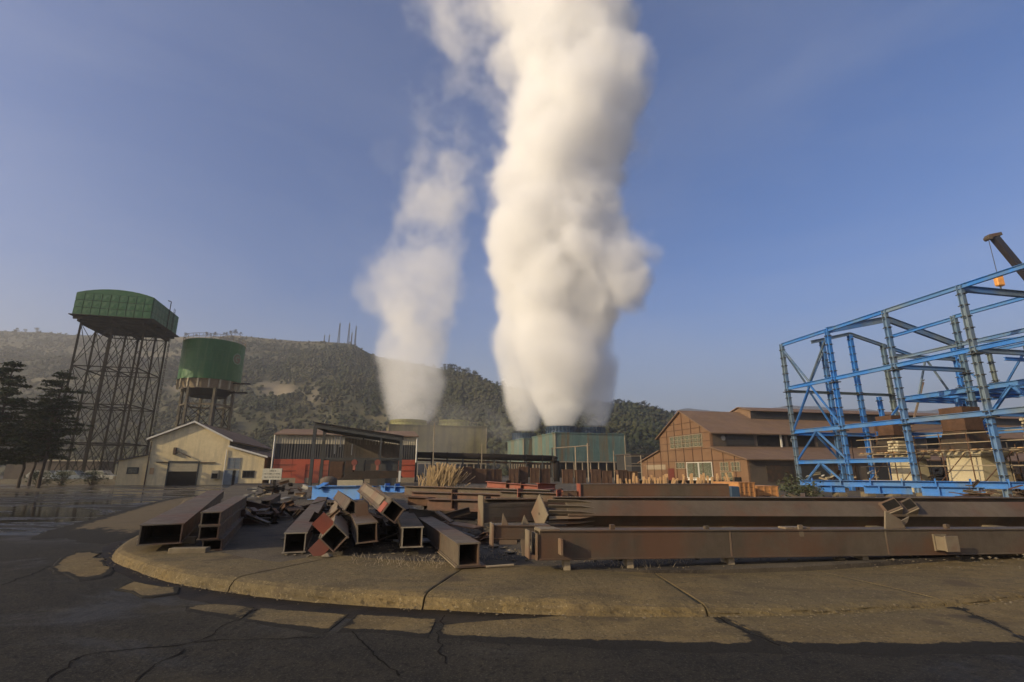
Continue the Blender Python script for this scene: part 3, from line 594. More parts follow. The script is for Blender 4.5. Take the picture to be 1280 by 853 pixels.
for k in range(1, 7):
    fbeam(k-1, 0, 12.6, k, 0, 12.6, 'blue' if k % 3 else 'bluegrey', .2, .28)
    fbeam(k-1, 0, 8.65, k, 0, 8.65, 'blue', .22, .30); fbeam(k-1, 0, 4.85, k, 0, 4.85, ('bluegrey' if k > 2 else 'blue'),   .22, .32)
    if k <= 2: fbeam(k-1, 0, 2.3, k, 0, 2.3, 'blue', .25, .3)
# first bay bracing on the long face and on the end
for (k0, k1, o0, o1) in ((0, 1, 0, 0), (0, 0, 0, 4.4)):
    km, om = (k0+k1)/2, (o0+o1)/2
    for z_ap, z_ft in ((8.55, 4.9), (4.75, 2.4), (2.2, .2)):
        fbrace(km, om, z_ap, k0, o0, z_ft); fbrace(km, om, z_ap, k1, o1, z_ft)
    fbrace(k0, o0, 12.3, km, om, 8.8, 'bluegrey'); fbrace(k1, o1, 12.3, km, om, 8.8, 'bluegrey')
fbeam(0, 0, 8.4, 0, 11.2, 8.4, 'greengrey', .22, .22); fbeam(0, 0, 4.7, 0, 11.2, 4.7, 'blue', .22, .3)
for o_, zt, m in ((4.4, 13.2, 'blue'), (7.6, 14.0, 'blue'), (11.2, 13.3, 'greengrey')): fcol(0, o_, 0, zt, m, .34)
fbeam(0, 3.2, 13.05, 0, 7.6, 14.1, 'bluegrey', .2, .3, 'rafter'); fbeam(0, 7.6, 14.1, 0, 15.8, 12.0, 'bluegrey', .2, .3, 'rafter')
for k in (1,):
    fbeam(k, 0, 12.6, k, 6.2, 13.95, 'bluegrey', .24, .5, 'rafter'); fbeam(k, 6.2, 13.95, k, 13.4, 12.0, 'bluegrey', .24, .5, 'rafter')
for k in (3, 5): fbeam(k, 0, 12.5, k, 6.2, 12.5, 'bluegrey', .24, .4, 'rafter'); fbeam(k, 6.2, 12.6, k, 12.6, 11.3, 'bluegrey', .24, .4, 'rafter')
for k in range(2, 7):
    fcol(k, 6.2, 0, 12.7, ['', '', 'greengrey', 'greengrey', 'bluegrey', 'blue', 'bluegrey'][k], .30)
    if k > 2: fbeam(k-1, 6.2, 12.6, k, 6.2, 12.6, 'blue', .2, .26); fbeam(k-1, 6.2, 10.5, k, 6.2, 10.5, 'bluegrey', .2, .26)
    fbeam(k-1, 6.2, 7.2, k, 6.2, 7.2, 'blue', .25, .36); fbeam(k-1, 6.2, 4.2, k, 6.2, 4.2, 'blue', .25, .36)
for k in range(1, 7):
    fcol(k, 12.6, 0, [0, 12.1, 10.8, 11.2, 11.2, 11.2, 11.2][k], 'blue' if k % 2 else 'greengrey', .30)
    if k > 1: fbeam(k-1, 12.6, 10.9, k, 12.6, 10.9, 'blue', .2, .26); fbeam(k-1, 12.6, 7.2, k, 12.6, 7.2, 'blue', .22, .3)
    fbeam(k, 6.2, 7.15, k, 12.6, 7.15, 'blue', .25, .34); fbeam(k, 3.1, 4.4, k, 12.6, 4.4, 'blue', .25, .3)
for k in np.arange(1.25, 6, .5):
    if k % 1: fbeam(k, 6.2, 7.1, k, 12.6, 7.1, 'blue', .2, .24)
for o_ in (7.8, 9.4, 11): fbeam(1, o_, 7.3, 6, o_, 7.3, 'blue', .2, .24)
fbrace(1, 12.6, 10.6, 1.5, 12.6, 7.3); fbrace(2, 12.6, 10.6, 1.5, 12.6, 7.3)
fbrace(1, 9.4, 10.7, 1, 7.8, 7.3, 'bluegrey'); fbrace(1, 9.4, 10.7, 1, 11.6, 7.3, 'bluegrey'); fbeam(1, 6.2, 12.4, 2, 6.2, 12.5, 'blue', .2, .24); fbeam(1, 6.2, 10.5, 2, 6.2, 10.5, 'bluegrey', .18, .24); fbeam(1, 6.2, 10.8, 1, 12.6, 10.8, 'bluegrey', .18, .3)
fcol(1, 6.2, 0, 7.2, 'blue', .28); fcol(1.5, 12.6, 7.2, 11.2, 'greengrey', .24)
for k in (2, 3, 4): fbeam(k, 0, 8.6, k, 6.2, 8.6, 'bluegrey', .2, .3); fbeam(k, 0, 4.8, k, 3.1, 4.8, 'blue', .2, .26)
for k in (2.5, 3.5): fbeam(k, 6.2, 8.9, k, 12.6, 8.9, 'blue', .16, .22)
fbrace(3, 12.6, 10.6, 4, 12.6, 7.3); fbrace(4, 12.6, 10.6, 3, 12.6, 7.3); fbrace(1, 3.2, 4.4, 1, 6.2, 7.0); fbrace(3, 3.2, 4.4, 3, 6.2, 7.0, 'bluegrey')
for k in (2, 4): fbrace(k, 6.2, 4.3, k + .5, 6.2, 7.1, 'blue', .2); fbrace(k + 1, 6.2, 4.3, k + .5, 6.2, 7.1, 'blue', .2)
fcol(1.35, 9.4, 4.4, 7.1, 'blue', .3); fcol(2.4, 9.4, 4.4, 7.1, 'blue', .3); fcol(.9, 4.5, 0, 7.4, 'blue', .26)

for k in np.arange(1.5, 6, 1): fcol(k, 9.4, 0, 7.0, 'bluegrey' if int(k) % 2 else 'blue', .24)
for k in (2, 4): fbeam(k, 6.2, 10.5, k + 1, 12.6, 10.8, 'bluegrey', .14, .16, 'brace')

# pedestals, hoppers, scaffold, guard rail inside
def fw(k, o, z=0): return FX + fp(k, o, z)
def pedestal(k, o, w, h, lab):
    c = fw(k, o); r_ = thing('concrete_pedestal', lab, 'pedestal', c, math.atan2(EE.y, EE.x)); mb = MB()
    mb.add([(-w/2*1.15, -w/2, 0), (w/2*1.15, -w/2, 0), (w/2*1.15, w/2, 0), (-w/2*1.15, w/2, 0), (-w/2, -w/2, h), (w/2, -w/2, h), (w/2, w/2, h), (-w/2, w/2, h)], [(0,3,2,1),(4,5,6,7),(0,1,5,4),(1,2,6,5),(2,3,7,6),(3,0,4,7)])
    mb.build('shaft', M['pedestal'], r_); mb = MB(); mb.box((-w*.62, -w*.62, h), (w*.62, w*.62, h + .25)); mb.build('cap', M['pedestal'], r_)
pedestal(1.5, 2.6, 1.5, 2.4, 'narrow pale concrete pedestal left inside the blue frame'); pedestal(2.35, 2.9, 2.1, 2.5, 'broadest pale concrete pedestal in the middle of the frame'); pedestal(3.2, 4.6, 1.6, 2.4, 'pale concrete pedestal at the right inside the frame')
def hopper(k, o, w, z0, z1, lab):
    c = fw(k, o, z0); r_ = thing('steel_hopper', lab, 'hopper', c, math.atan2(EE.y, EE.x)); H_ = z1 - z0; mb = MB()
    a, b_ = w*.5, w*.36
    mb.add([(-b_, -b_, H_*.45), (b_, -b_, H_*.45), (b_, b_, H_*.45), (-b_, b_, H_*.45), (-b_, -b_, H_), (b_, -b_, H_), (b_, b_, H_), (-b_, b_, H_)], [(0,3,2,1),(4,5,6,7),(0,1,5,4),(1,2,6,5),(2,3,7,6),(3,0,4,7)]); mb.build('shell', M['rust'], r_)
    mb = MB(); mb.add([(-a, -a, 0), (a, -a, 0), (a, a, 0), (-a, a, 0), (-b_, -b_, H_*.45), (b_, -b_, H_*.45), (b_, b_, H_*.45), (-b_, b_, H_*.45)], [(0,3,2,1),(4,5,6,7),(0,1,5,4),(1,2,6,5),(2,3,7,6),(3,0,4,7)]); mb.build('skirt', M['primer_dark_shade'], r_)
    mb = MB(); mb.box((-a-.08, -a-.08, -.05), (a+.08, a+.08, .03)); mb.box((-b_-.06, -b_-.06, H_*.45), (b_+.06, b_+.06, H_*.45+.06)); mb.build('collar', M['rust'], r_)
hopper(1.3, 2.9, 1.8, 2.9, 5.6, 'rusty square hopper left inside the blue frame'); hopper(2.2, 3.4, 2.1, 2.9, 5.7, 'largest rusty hopper above the broad pedestal'); hopper(2.95, 5.8, 1.9, 2.9, 5.6, 'rusty hopper behind the timber stack'); hopper(.75, 6, 2.2, 2.7, 5.4, 'rusty duct furthest back in the frame')
sc = thing('scaffolding', 'timber and tube scaffold deck around the pedestals inside the frame', 'scaffold', fw(2, 2))
def sp(k, o, z): return fw(k, o, z) - fw(2, 2)
ks = np.arange(.9, 5.2, .33)
for k in ks:
    for o_ in (1.1, 4.2, 7.4):
        mb = MB(); mb.tube(sp(k, o_, 0), sp(k, o_, 2.95 + (1.0 if o_ == 1.1 else .4)), .035, 6); mb.build('standard', M['wood_grey'] if rb.random() < .4 else M['rust'], sc)
for z in (.9, 1.9, 2.75, 3.3, 3.85):
    for o_ in (1.1, 4.2, 7.4):
        if z > 3 and o_ > 1.2: continue
        mb = MB(); mb.tube(sp(1.0, o_, z), sp(5.2, o_, z + rb.uniform(-.05, .05)), .035, 6); mb.build('ledger', M['wood_grey'], sc)
for k in np.arange(.95, 5.2, .09):
    mb = MB(); a_ = rb.uniform(-.3, .3); mb.bar(sp(k, .9 + a_, 2.86), sp(k + rb.uniform(-.02, .02), 7.4 + a_, 2.86), .24, .05); mb.build('deck_board', M['wood'] if rb.random() < .35 else M['wood_grey'], sc)
for k in np.arange(1.0, 5.2, .5):
    mb = MB(); mb.tube(sp(k, 1.1, .2), sp(k + .5, 1.1, 2.7), .03, 6); mb.build('diagonal', M['rust'], sc)
# formwork stacks
def planks(lab, k, o, z, nx, nz_, L_=1.8):
    r_ = thing('plank_stack', lab, 'timber stack', fw(k, o, z), math.atan2(EE.y, EE.x))
    me = MB().box((-L_/2, -.09, 0), (L_/2, .09, .13)).mesh('plank', M['pedestal'])
    for j in range(nz_):
        for i in range(nx):
            o_ = link('plank', me, r_); o_.location = (rb.uniform(-.12, .12), (i - nx/2) * .22, j * .2); o_.rotation_euler = (0, 0, rb.uniform(-.05, .05) + (R(90) if j % 2 else 0) * 0)
    for j in range(nz_ - 1):
        pass
planks('tall stack of pale formwork timbers at the right of the deck', 2.95, 4.2, 2.92, 5, 11, 1.9)
planks('low stack of pale formwork timbers left of the deck', 1.55, 1.8, 2.92, 4, 4, 1.5)
planks('stack of formwork timbers on the far end of the deck', 4.0, 3.4, 2.92, 5, 7, 1.9)
scrap('clutter of hoses, drums and formwork behind the blue row at left', FX.x + 4, FX.y - 1, 3.5, 2, 1.3, 50, ('wood_grey', 'pedestal', 'rust', 'white', 'primer_dark_shade'))
scrap('clutter of formwork and steel under the scaffold deck', FX.x + 7, FX.y - 9, 3, 4, 1.6, 60, ('wood_grey', 'rust', 'wood', 'primer_dark_shade', 'black_steel'))

# ------------------------------------------------------------ cranes
def boom_crane(lab, head, foot, w, m, truck=True, hook=None):
    root = thing('mobile_crane', lab, 'crane', (foot.x, foot.y, 0)); o = Vector((foot.x, foot.y, 0)); h = head - o; f = foot - o
    mb = MB(); mid = f.lerp(h, .45); mb.bar(f, mid, w, w * 1.3); mb.build('boom_base', M[m], root); mb = MB(); mb.bar(mid, h, w * .78, w); mb.build('boom_section', M[m], root)
    d = (h - f).normalized(); s_ = Vector((d.z, 0, -d.x)) if d.x else Vector((1, 0, 0))
    mb = MB(); mb.bar(h - Vector((w*1.1, 0, -.05)), h + Vector((w * .9, 0, .35)), w * .9, w * .5); mb.tube(h + Vector((-w*1.0, -w*.5, -.1)), h + Vector((-w*1.0, w*.5, -.1)), w * .35, 10); mb.build('boom_head', M['primer'], root)
    if hook:
        rp = h + Vector((-w*1.0, 0, -.1)); e = Vector((rp.x, rp.y, hook))
        mb = MB(); mb.tube(rp, e, .035, 5); mb.build('rope', M['dark_steel'], root); mb = MB(); mb.box(e + Vector((-.42, -.25, -1.2)), e + Vector((.42, .25, 0))); b_ = mb.build('hook_block', M['orange'], root, bevel=.1)
        mb = MB(); mb.tube(e + Vector((0, 0, -1.9)), e + Vector((0, 0, -1.2)), .08, 6); mb.tube(e + Vector((-.45, 0, -1.85)), e + Vector((.45, 0, -1.85)), .09, 6); mb.build('hook', M['dark_steel'], root)
    if truck:
        mb = MB(); mb.box((-5, -1.3, .8), (5, 1.3, 1.5)); mb.box((3.2, -1.3, 1.5), (5, 1.3, 3)); mb.build('carrier', M[m], root, bevel=.08); mb = MB(); mb.box((-2, -1.2, 1.55), (1.2, 1.2, 2.8)); mb.build('upper_works', M['orange'], root, bevel=.08)
        for x in (-4, -2.6, 2.2, 3.8):
            for y in (-1.2, 1.2): mb = MB(); mb.tube((x, y - .2, .55), (x, y + .2, .55), .55, 16); mb.build('wheel', M['dark'], root)
ch = at(1243, 297, 52); boom_crane('large dark telescopic crane boom rising behind the frame top right', ch, Vector((ch.x + 15.5, 54, 2.4)), .72, 'crane_dark', hook=at(1252, 345, 52).z)
c2 = at(1154, 478, 70); boom_crane('small distant crane with a pale boom seen through the frame', c2, Vector((c2.x - 5.2, 70, 2.0)), .22, 'primer_light')

# ------------------------------------------------------------ site grid and buildings
G = R(15)
def corr(x0, x1, z0, z1, y, pitch=.3, d=.03):
    """corrugated sheet in the x-z plane, in front of y (towards -y)"""
    mb = MB(); n = max(2, int(abs(x1 - x0) / pitch * 2)); vs = []
    for i in range(n + 1):
        x = x0 + (x1 - x0) * i / n; yy = y - (d if i % 2 else 0); vs += [(x, yy, z0), (x, yy, z1)]
    mb.v = vs; mb.f = [(2*i, 2*i+2, 2*i+3, 2*i+1) for i in range(n)]; return mb
def window(root, x0, x1, z0, z1, y, nx=3, nz_=2, fm='dark_steel', gm='glass', t=.05, name='window', Mx=None):
    f = MB(); f.box((x0-.06, y-.05, z0-.06), (x0+t, y, z1+.06), Mx); f.box((x1-t, y-.05, z0-.06), (x1+.06, y, z1+.06), Mx); f.box((x0+t, y-.05, z0-.06), (x1-t, y, z0+t), Mx); f.box((x0+t, y-.05, z1-t), (x1-t, y, z1+.06), Mx)
    for i in range(1, nx): xx = x0 + (x1-x0)*i/nx; f.box((xx-.02, y-.04, z0+t), (xx+.02, y-.001, z1-t), Mx)
    for j in range(1, nz_): zz = z0 + (z1-z0)*j/nz_; f.box((x0+t, y-.036, zz-.02), (x1-t, y-.002, zz+.02), Mx)
    w = f.build(name, M[fm], root); p = MB(); p.box((x0+.01, y-.02, z0+.01), (x1-.01, y-.008, z1-.01), Mx); p.build('pane', M[gm], w); return w

# yellow workshop: local x along the gable, local y away from the camera
def loc_of(px, Y): return Vector((gx(px, Y), Y, 0))
yr = loc_of(335, 62.5); ex, ey = Vector((math.cos(G), math.sin(G), 0)), Vector((-math.sin(G), math.cos(G), 0))
ys = thing('yellow_workshop', 'cream yellow gabled workshop with a dark roller door at the left', 'building', yr, G)
def yx(px, z=3):  # local x on the facade seen at px at height z
    k = (px - 640) / F; c, s = math.cos(G), math.sin(G); zz = (z - CZ) * math.sin(TH); return (k * (yr.y * math.cos(TH) + zz) - yr.x) / (c - k * s * math.cos(TH))
def yz(px, py, root=None):
    x = yx(px); Y = yr.y + x * math.sin(G); return at(px, py, Y).z
xL, xE1, xP, xE2, xR = yx(181), yx(190, 5.5), yx(245, 7.5), yx(288, 5.5), yx(331, 3)
zE1, zP, zE2a, zE2b, zR = yz(190, 549), yz(245, 529), yz(288, 551), yz(288, 559), yz(331, 572)
xL = xE1
mb = MB(); mb.prism([(xL, 0), (xE2, 0), (xE2, zE2b), (xE2, zE2a), (xP, zP), (xE1, zE1)], 0, 26); mb.build('wall', M['cream'], ys)
mb = MB(); mb.prism([(xE2 + .002, 0), (xR, 0), (xR, zR), (xE2 + .002, zE2b)], .004, 26); mb.build('side_aisle', M['cream'], ys)
mb = MB(); mb.box((xR + .002, .3, 0), (xR + .05, 26, zR - .05)); mb.build('side_wall', M['orange_render'], ys)
xl0, xl1 = yx(147), xL - .002; zl0, zl1 = yz(150, 576), yz(182, 569)
mb = MB(); mb.prism([(xl0, 0), (xl1, 0), (xl1, zl1), (xl0, zl0)], .5, 20); mb.build('annex', M['cream'], ys)
for name, a, b_, y0, m in (('roof_slope', (xE1 - .35, zE1 - .12), (xP, zP + .04), -.3, 'roof_brown'), ('roof_slope', (xP, zP + .04), (xE2 + .4, zE2a - .14), -.3, 'roof_brown'), ('aisle_roof', (xE2 + .02, zE2b + .02), (xR + .35, zR - .04), -.2, 'roof_brown'), ('annex_roof', (xl0 - .3, zl0 - .05), (xl1, zl1 + .05), .3, 'roof_dark')):
    mb = MB(); mb.prism([a, b_, (b_[0], b_[1] + .10), (a[0], a[1] + .10)], y0, 26.2); mb.build(name, M[m], ys)
for a, b_ in (((xE1 - .35, zE1 - .14), (xP - .002, zP + .02)), ((xP + .002, zP + .02), (xE2 + .4, zE2a - .16)), ((xE2 + .02, zE2b), (xR + .35, zR - .06))):
    mb = MB(); mb.prism([a, b_, (b_[0], b_[1] + .2), (a[0], a[1] + .2)], -.38, -.302); mb.build('barge_board', M['white'], ys)
mb = MB(); mb.box((xE2 + .01, .2, zE2b + .05), (xE2 + .03, 26, zE2a - .15)); mb.build('clerestory', M['wall_black'], ys)
dx0, dx1 = yx(213), yx(249); dz = yz(230, 579)
mb = MB(); mb.box((dx0, -.02, 0), (dx1, -.006, dz)); mb.build('door_opening', M['dark'], ys)
for i in range(5):
    mb = MB(); z1_ = dz - i * .19; mb.box((dx0 + .03, -.05 - .01*(i % 2), z1_ - .185), (dx1 - .03, -.025, z1_)); mb.build('shutter_slat', M['wall_cream'], ys)
mb = MB(); mb.box((dx0 - .12, -.10, 0), (dx0, -.001, dz)); mb.box((dx1, -.10, 0), (dx1 + .12, -.001, dz)); mb.box((dx0 - .12, -.10, dz), (dx1 + .12, -.001, dz + .22)); mb.build('door_frame', M['dark_steel'], ys)
mb = MB(); mb.box((yx(197), -.16, dz + .04), (dx0 - .13, -.003, dz + .13)); mb.build('door_rail', M['primer'], ys); mb = MB(); mb.box((dx1 + .13, -.16, dz + .02), (yx(270), -.003, dz + .11)); mb.build('door_rail', M['primer'], ys)
q0, q1 = yx(218), yx(239); z0_, z1_ = yz(218, 563), yz(239, 572)
mb = MB(); mb.box((q0 - .15, -.3, z0_ - .5), (q0 + .12, -.002, z0_ + .3)); mb.bar((q0, -.2, z0_), (q1, -.25, z1_), .12, .10); mb.build('jib_bracket', M['primer'], ys)
mb = MB(); mb.box((yx(269), -.75, yz(270, 599)), (yx(278), -.004, yz(270, 588))); mb.build('air_conditioner', M['wall_cream'], ys, bevel=.04); mb = MB(); mb.box((yx(270), -.77, yz(270, 598)), (yx(277), -.752, yz(270, 592))); mb.build('grille', M['dark'], ys)
gx0, gx1 = yx(283), yx(301)
mb = MB(); mb.box((gx0, -.06, 0), ((gx0+gx1)/2 + .1, -.004, yz(290, 588))); mb.build('door_leaf', M['doorblue'], ys); mb = MB(); mb.box(((gx0+gx1)/2 + .12, -.03, 0), (gx1 - .35, -.003, yz(290, 588))); mb.build('doorway', M['dark'], ys); mb = MB(); mb.box((gx1 - .33, -.06, 0), (gx1, -.004, yz(290, 588))); mb.build('door_leaf', M['doorblue'], ys)
window(ys, gx0 + .3, gx1, yz(290, 586), yz(290, 573), -.002, 2, 3, 'grey_steel', 'doorblue')
window(ys, yx(306), yx(320), yz(310, 597), yz(310, 589), 0.0, 3, 1, 'dark_steel', 'dark'); window(ys, yx(160), yx(173), yz(165, 592), yz(165, 585), .48, 2, 1, 'dark_steel', 'glass')
mb = MB(); mb.tube((yx(284, 4), -.1, 0), (yx(284, 4), -.1, zE2b - .3), .06, 6); mb.build('downpipe', M['white'], ys); mb = MB(); mb.tube((xL + .1, -.1, 0), (xL + .1, -.1, zE1 - .3), .07, 6); mb.build('downpipe', M['primer'], ys)
mb = MB(); mb.box((yx(190), -.05, 1.2), (yx(195), -.003, 1.9)); mb.build('notice', M['wood'], ys)
mb = MB(); mb.box((xL, -.03, 0), (xR, -.0015, .25)); mb.build('plinth', M['concrete'], ys) if False else None

# black and red hall
hr = loc_of(341, 62); hs = thing('cladded_hall', 'low hall clad beige, black and red behind the steel canopy', 'building', hr, G)
HL = 16.6; zs = [0, .75, 2.95, 4.75, 5.75]
for (z0, z1, m, n) in ((0, .75, 'wood_grey', 'base_wall'), (.75, 2.95, 'redwall', 'red_panel'), (2.95, 4.75, 'wall_black', 'black_panel'), (4.75, 5.75, 'wall_cream', 'beige_panel')):
    k = 8 if n != 'base_wall' else 1
    for i in range(k):
        mb = MB(); a, b_ = HL * i / k, HL * (i + 1) / k; mb.box((a + .01, 0, z0 + .01), (b_ - .01, .25, z1)); dk = n == 'red_panel' and i in (3, 4, 5, 6); mb.build('shaded_panel' if dk else n, M['wall_black' if dk else m], hs)  # middle red panels coloured black for the shade under the canopy
        if n == 'black_panel' or n == 'beige_panel': corr(a + .05, b_ - .05, z0 + .02, z1 - .02, -.004, .28, .04).build('ribbed_sheet', M[m], hs)
for z in (1.55, 2.25): mb = MB(); mb.box((0, -.05, z), (HL, -.003, z + .05)); mb.build('rail', M['rust'], hs)
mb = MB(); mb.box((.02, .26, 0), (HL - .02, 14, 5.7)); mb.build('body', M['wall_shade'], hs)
mb = MB(); mb.add([(-.3, -.4, 5.78), (HL + .3, -.4, 5.78), (HL + .3, 7, 6.9), (-.3, 7, 6.9), (-.3, -.4, 5.9), (HL + .3, -.4, 5.9), (HL + .3, 7, 7.02), (-.3, 7, 7.02)], [(0,3,2,1),(4,5,6,7),(0,1,5,4),(1,2,6,5),(2,3,7,6),(3,0,4,7)]); mb.build('roof_slope', M['roof_brown'], hs)
mb = MB(); mb.add([(-.3, 7, 6.9), (HL + .3, 7, 6.9), (HL + .3, 14.3, 5.6), (-.3, 14.3, 5.6), (-.3, 7, 7.02), (HL + .3, 7, 7.02), (HL + .3, 14.3, 5.72), (-.3, 14.3, 5.72)], [(0,3,2,1),(4,5,6,7),(0,1,5,4),(1,2,6,5),(2,3,7,6),(3,0,4,7)]); mb.build('roof_slope', M['roof_brown'], hs)
mb = MB(); mb.tube((-.15, -.15, 0), (-.15, -.15, 5.8), .09, 8); mb.build('downpipe', M['white'], hs); mb = MB(); mb.tube((HL + .1, -.15, 2.6), (HL + .1, -.15, 5.6), .09, 8); mb.build('downpipe', M['white'], hs)
for x in (2.6, 4.2): mb = MB(); mb.box((x, -.08, .1), (x + 1.0, -.004, 2.3)); mb.build('door', M['redwall'], hs)

# steel canopy
cr_ = loc_of(389, 50); ca = thing('steel_canopy', 'dark open steel canopy with a sloping top in front of the red hall', 'canopy', cr_, R(12))
CW, CD, zl, zr = 8.3, 6.5, 5.75, 4.55
for x, zt in ((0, zl), (CW, zr), (CW * .5, (zl+zr)/2), (CW * .76, zr + .25)):
    for y in (0, CD):
        if y == 0 and CW * .4 < x < CW * .6: continue
        mb = MB(); w_ = .30 if x in (0, CW) else .16; mb.hbar((x, y, 0), (x, y, zt), w_, w_, .03, up=(0, 1, 0)); mb.build('post', M['dark_steel'], ca)
for y in (0, CD):
    mb = MB(); mb.hbar((-.1, y, zl + .12), (CW + .1, y, zr + .12), .25, .38, .04); mb.build('top_beam', M['dark_steel'], ca)
    mb = MB(); mb.bar((0, y + .01, 2.75), (CW, y + .01, 2.75), .12, .14); mb.build('mid_rail', M['dark_steel'], ca)
for x, z in ((0, zl), (CW, zr)): mb = MB(); mb.bar((x, 0, z + .1), (x, CD, z + .1), .16, .25); mb.build('side_beam', M['dark_steel'], ca)
for i in range(7):
    u = i / 6; mb = MB(); mb.bar((CW*u, .2, zl + (zr-zl)*u + .36), (CW*u, CD, zl + (zr-zl)*u + .36), .1, .1); mb.build('purlin', M['dark_steel'], ca)
mb = MB(); mb.add([(-.2, -.2, zl+.44), (CW+.2, -.2, zr+.40), (CW+.2, CD+.2, zr+.40), (-.2, CD+.2, zl+.44), (-.2, -.2, zl+.49), (CW+.2, -.2, zr+.45), (CW+.2, CD+.2, zr+.45), (-.2, CD+.2, zl+.49)], [(0,3,2,1),(4,5,6,7),(0,1,5,4),(1,2,6,5),(2,3,7,6),(3,0,4,7)]); mb.build('roof_sheet', M['roof_dark'], ca)
mb = MB(); mb.box((CW * .78, .3, .05), (CW - .3, .36, 2.6)); mb.build('grey_door', M['dark_steel'], ca)
for x in np.arange(2.2, CW - .2, .33):
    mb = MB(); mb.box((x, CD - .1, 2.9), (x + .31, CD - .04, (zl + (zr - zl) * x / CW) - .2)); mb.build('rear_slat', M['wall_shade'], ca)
mb = MB(); mb.tube((.8, 1.2, 5.1), (4.4, 1.6, 4.7), .06, 8); mb.tube((1.9, .8, 3.2), (1.9, .8, 4.9), .05, 8); mb.tube((2.4, .8, 3.9), (2.4, .8, 5.0), .07, 8); mb.tube((3.5, 1, 3.1), (3.5, 1, 4.2), .05, 8); mb.build('pipework', M['grey_steel'], ca)
# things standing under the canopy
mc = thing('electrical_cabinet', 'grey cabinet row with red sides under the steel canopy', 'cabinet', cr_ + Vector((.5, 3, 0)), R(12))
for i, (x, w_, h_, m) in enumerate(((.2, 1.3, 2.5, 'rust'), (1.7, .8, 2.6, 'primer_dark_shade'), (2.7, .9, 2.7, 'dark_steel'), (4.2, 1.2, 2.3, 'wall_shade'), (5.6, .9, 2.5, 'dark_steel'))):
    mb = MB(); mb.box((x, 0, 0), (x + w_, .9, h_)); c_ = mb.build('cabinet_door', M[m], mc); mb = MB(); mb.box((x + .1, -.03, .3), (x + w_ - .1, -.002, h_ * .5)); mb.box((x + .1, -.03, h_ * .55), (x + w_ - .1, -.002, h_ - .2)); mb.build('door_panel', M[m], c_)
for px, lab in ((443, 'red lamp-like signal disc hanging left under the canopy rail'), (472, 'red signal disc hanging right under the canopy rail')):
    p = at(px, 581, 49.5); r_ = thing('red_signal', lab, 'signal', p, 0); mb = MB(); mb.tube((0, -.08, .2), (0, .08, .2), .28, 16); mb.build('disc', M['red'], r_); mb = MB(); mb.tube((0, 0, .45), (0, 0, 1.05), .03, 6); mb.build('hanger', M['dark_steel'], r_); mb = MB(); mb.box((-.12, -.06, -.5), (.12, .06, -.08)); mb.build('box', M['redlead'], r_)
mb = MB(); mb.lathe([(0, 0), (.6, 0), (.75, .3), (.7, .9), (.3, 1.1), (0, 1.12)], 16); o = mb.build('drum_tank', M['wall_shade'], smooth=True); o.location = loc_of(412, 47); tag(o, 'dull rounded drum standing left under the canopy', 'drum')

# sign
sg = thing('white_sign', 'weathered white sign board on a dark post by the left scrap pile', 'sign', loc_of(344, 30) + Vector((0, 0, .14)), R(-6))
mb = MB(); mb.box((-.75, -.02, .95), (.42, .02, 1.58)); bd = mb.build('board', M['sign_grey'], sg); mb = MB(); mb.box((-.06, .025, 0), (.06, .10, 1.5)); mb.build('post', M['black_steel'], sg)
mb = MB(); rs = random.Random(3)
for z, x0, x1 in ((1.44, -.35, .05), (1.28, -.66, .30), (1.10, -.62, .34)):
    x = x0
    while x < x1:
        w_ = rs.uniform(.02, .05); mb.box((x, -.026, z - rs.uniform(.02, .035)), (x + w_, -.0205, z + rs.uniform(.015, .035))); x += w_ + rs.choice((.012, .015, .05))
mb.build('lettering', M['dark_steel'], bd)
# brown building, local frame: x along its length, y = back along the gable
br = loc_of(935, 56); BG = math.atan2(.23, .973); bs = thing('brown_factory', 'long brown gabled factory hall with a brick gable facing left', 'building', br, BG)
BL = 78
prof = [(0, 0), (0, 2.8), (6, 4.25), (6, 6.15), (12.1, 9.2), (18.2, 6.15), (18.2, 4.25), (24.2, 2.8), (24.2, 0)]
def yprism(pts, x0, x1, name, m, parent):  # pts in (y, z)
    n = len(pts); mb = MB(); vs = [(x0, y, z) for y, z in pts] + [(x1, y, z) for y, z in pts]
    mb.add(vs, [tuple(range(n)), tuple(range(n, 2*n))[::-1]] + [(i, n+i, n+(i+1) % n, (i+1) % n) for i in range(n)]); return mb.build(name, M[m], parent)
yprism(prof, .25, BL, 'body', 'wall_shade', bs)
yprism(prof, 0, .245, 'gable_wall', 'brick', bs)
for a, b_, n in (((-.5, 2.68), (6, 4.27), 'aisle_roof'), ((5.4, 5.88), (12.1, 9.22), 'main_roof'), ((12.1, 9.22), (18.8, 5.88), 'main_roof'), ((18.2, 4.27), (24.7, 2.68), 'aisle_roof')):
    yprism([a, b_, (b_[0], b_[1] + .14), (a[0], a[1] + .14)], -.35, BL + .3, n, 'roof_brown', bs)
# roof monitor
yprism([(9.9, 8.3), (9.9, 9.35), (12.1, 9.95), (14.3, 9.35), (14.3, 8.3)], 9, BL - 8, 'roof_monitor', 'wall_black', bs)
for a, b_ in (((9.4, 9.25), (12.1, 9.98)), ((12.1, 9.98), (14.8, 9.25))): yprism([a, b_, (b_[0], b_[1] + .1), (a[0], a[1] + .1)], 8.7, BL - 7.7, 'monitor_roof', 'roof_brown', bs)
yprism([(9.9, 8.3), (9.9, 9.3), (12.1, 9.9), (14.3, 9.3), (14.3, 8.3)], 8.95, 8.998, 'monitor_end', 'roof_brown', bs)
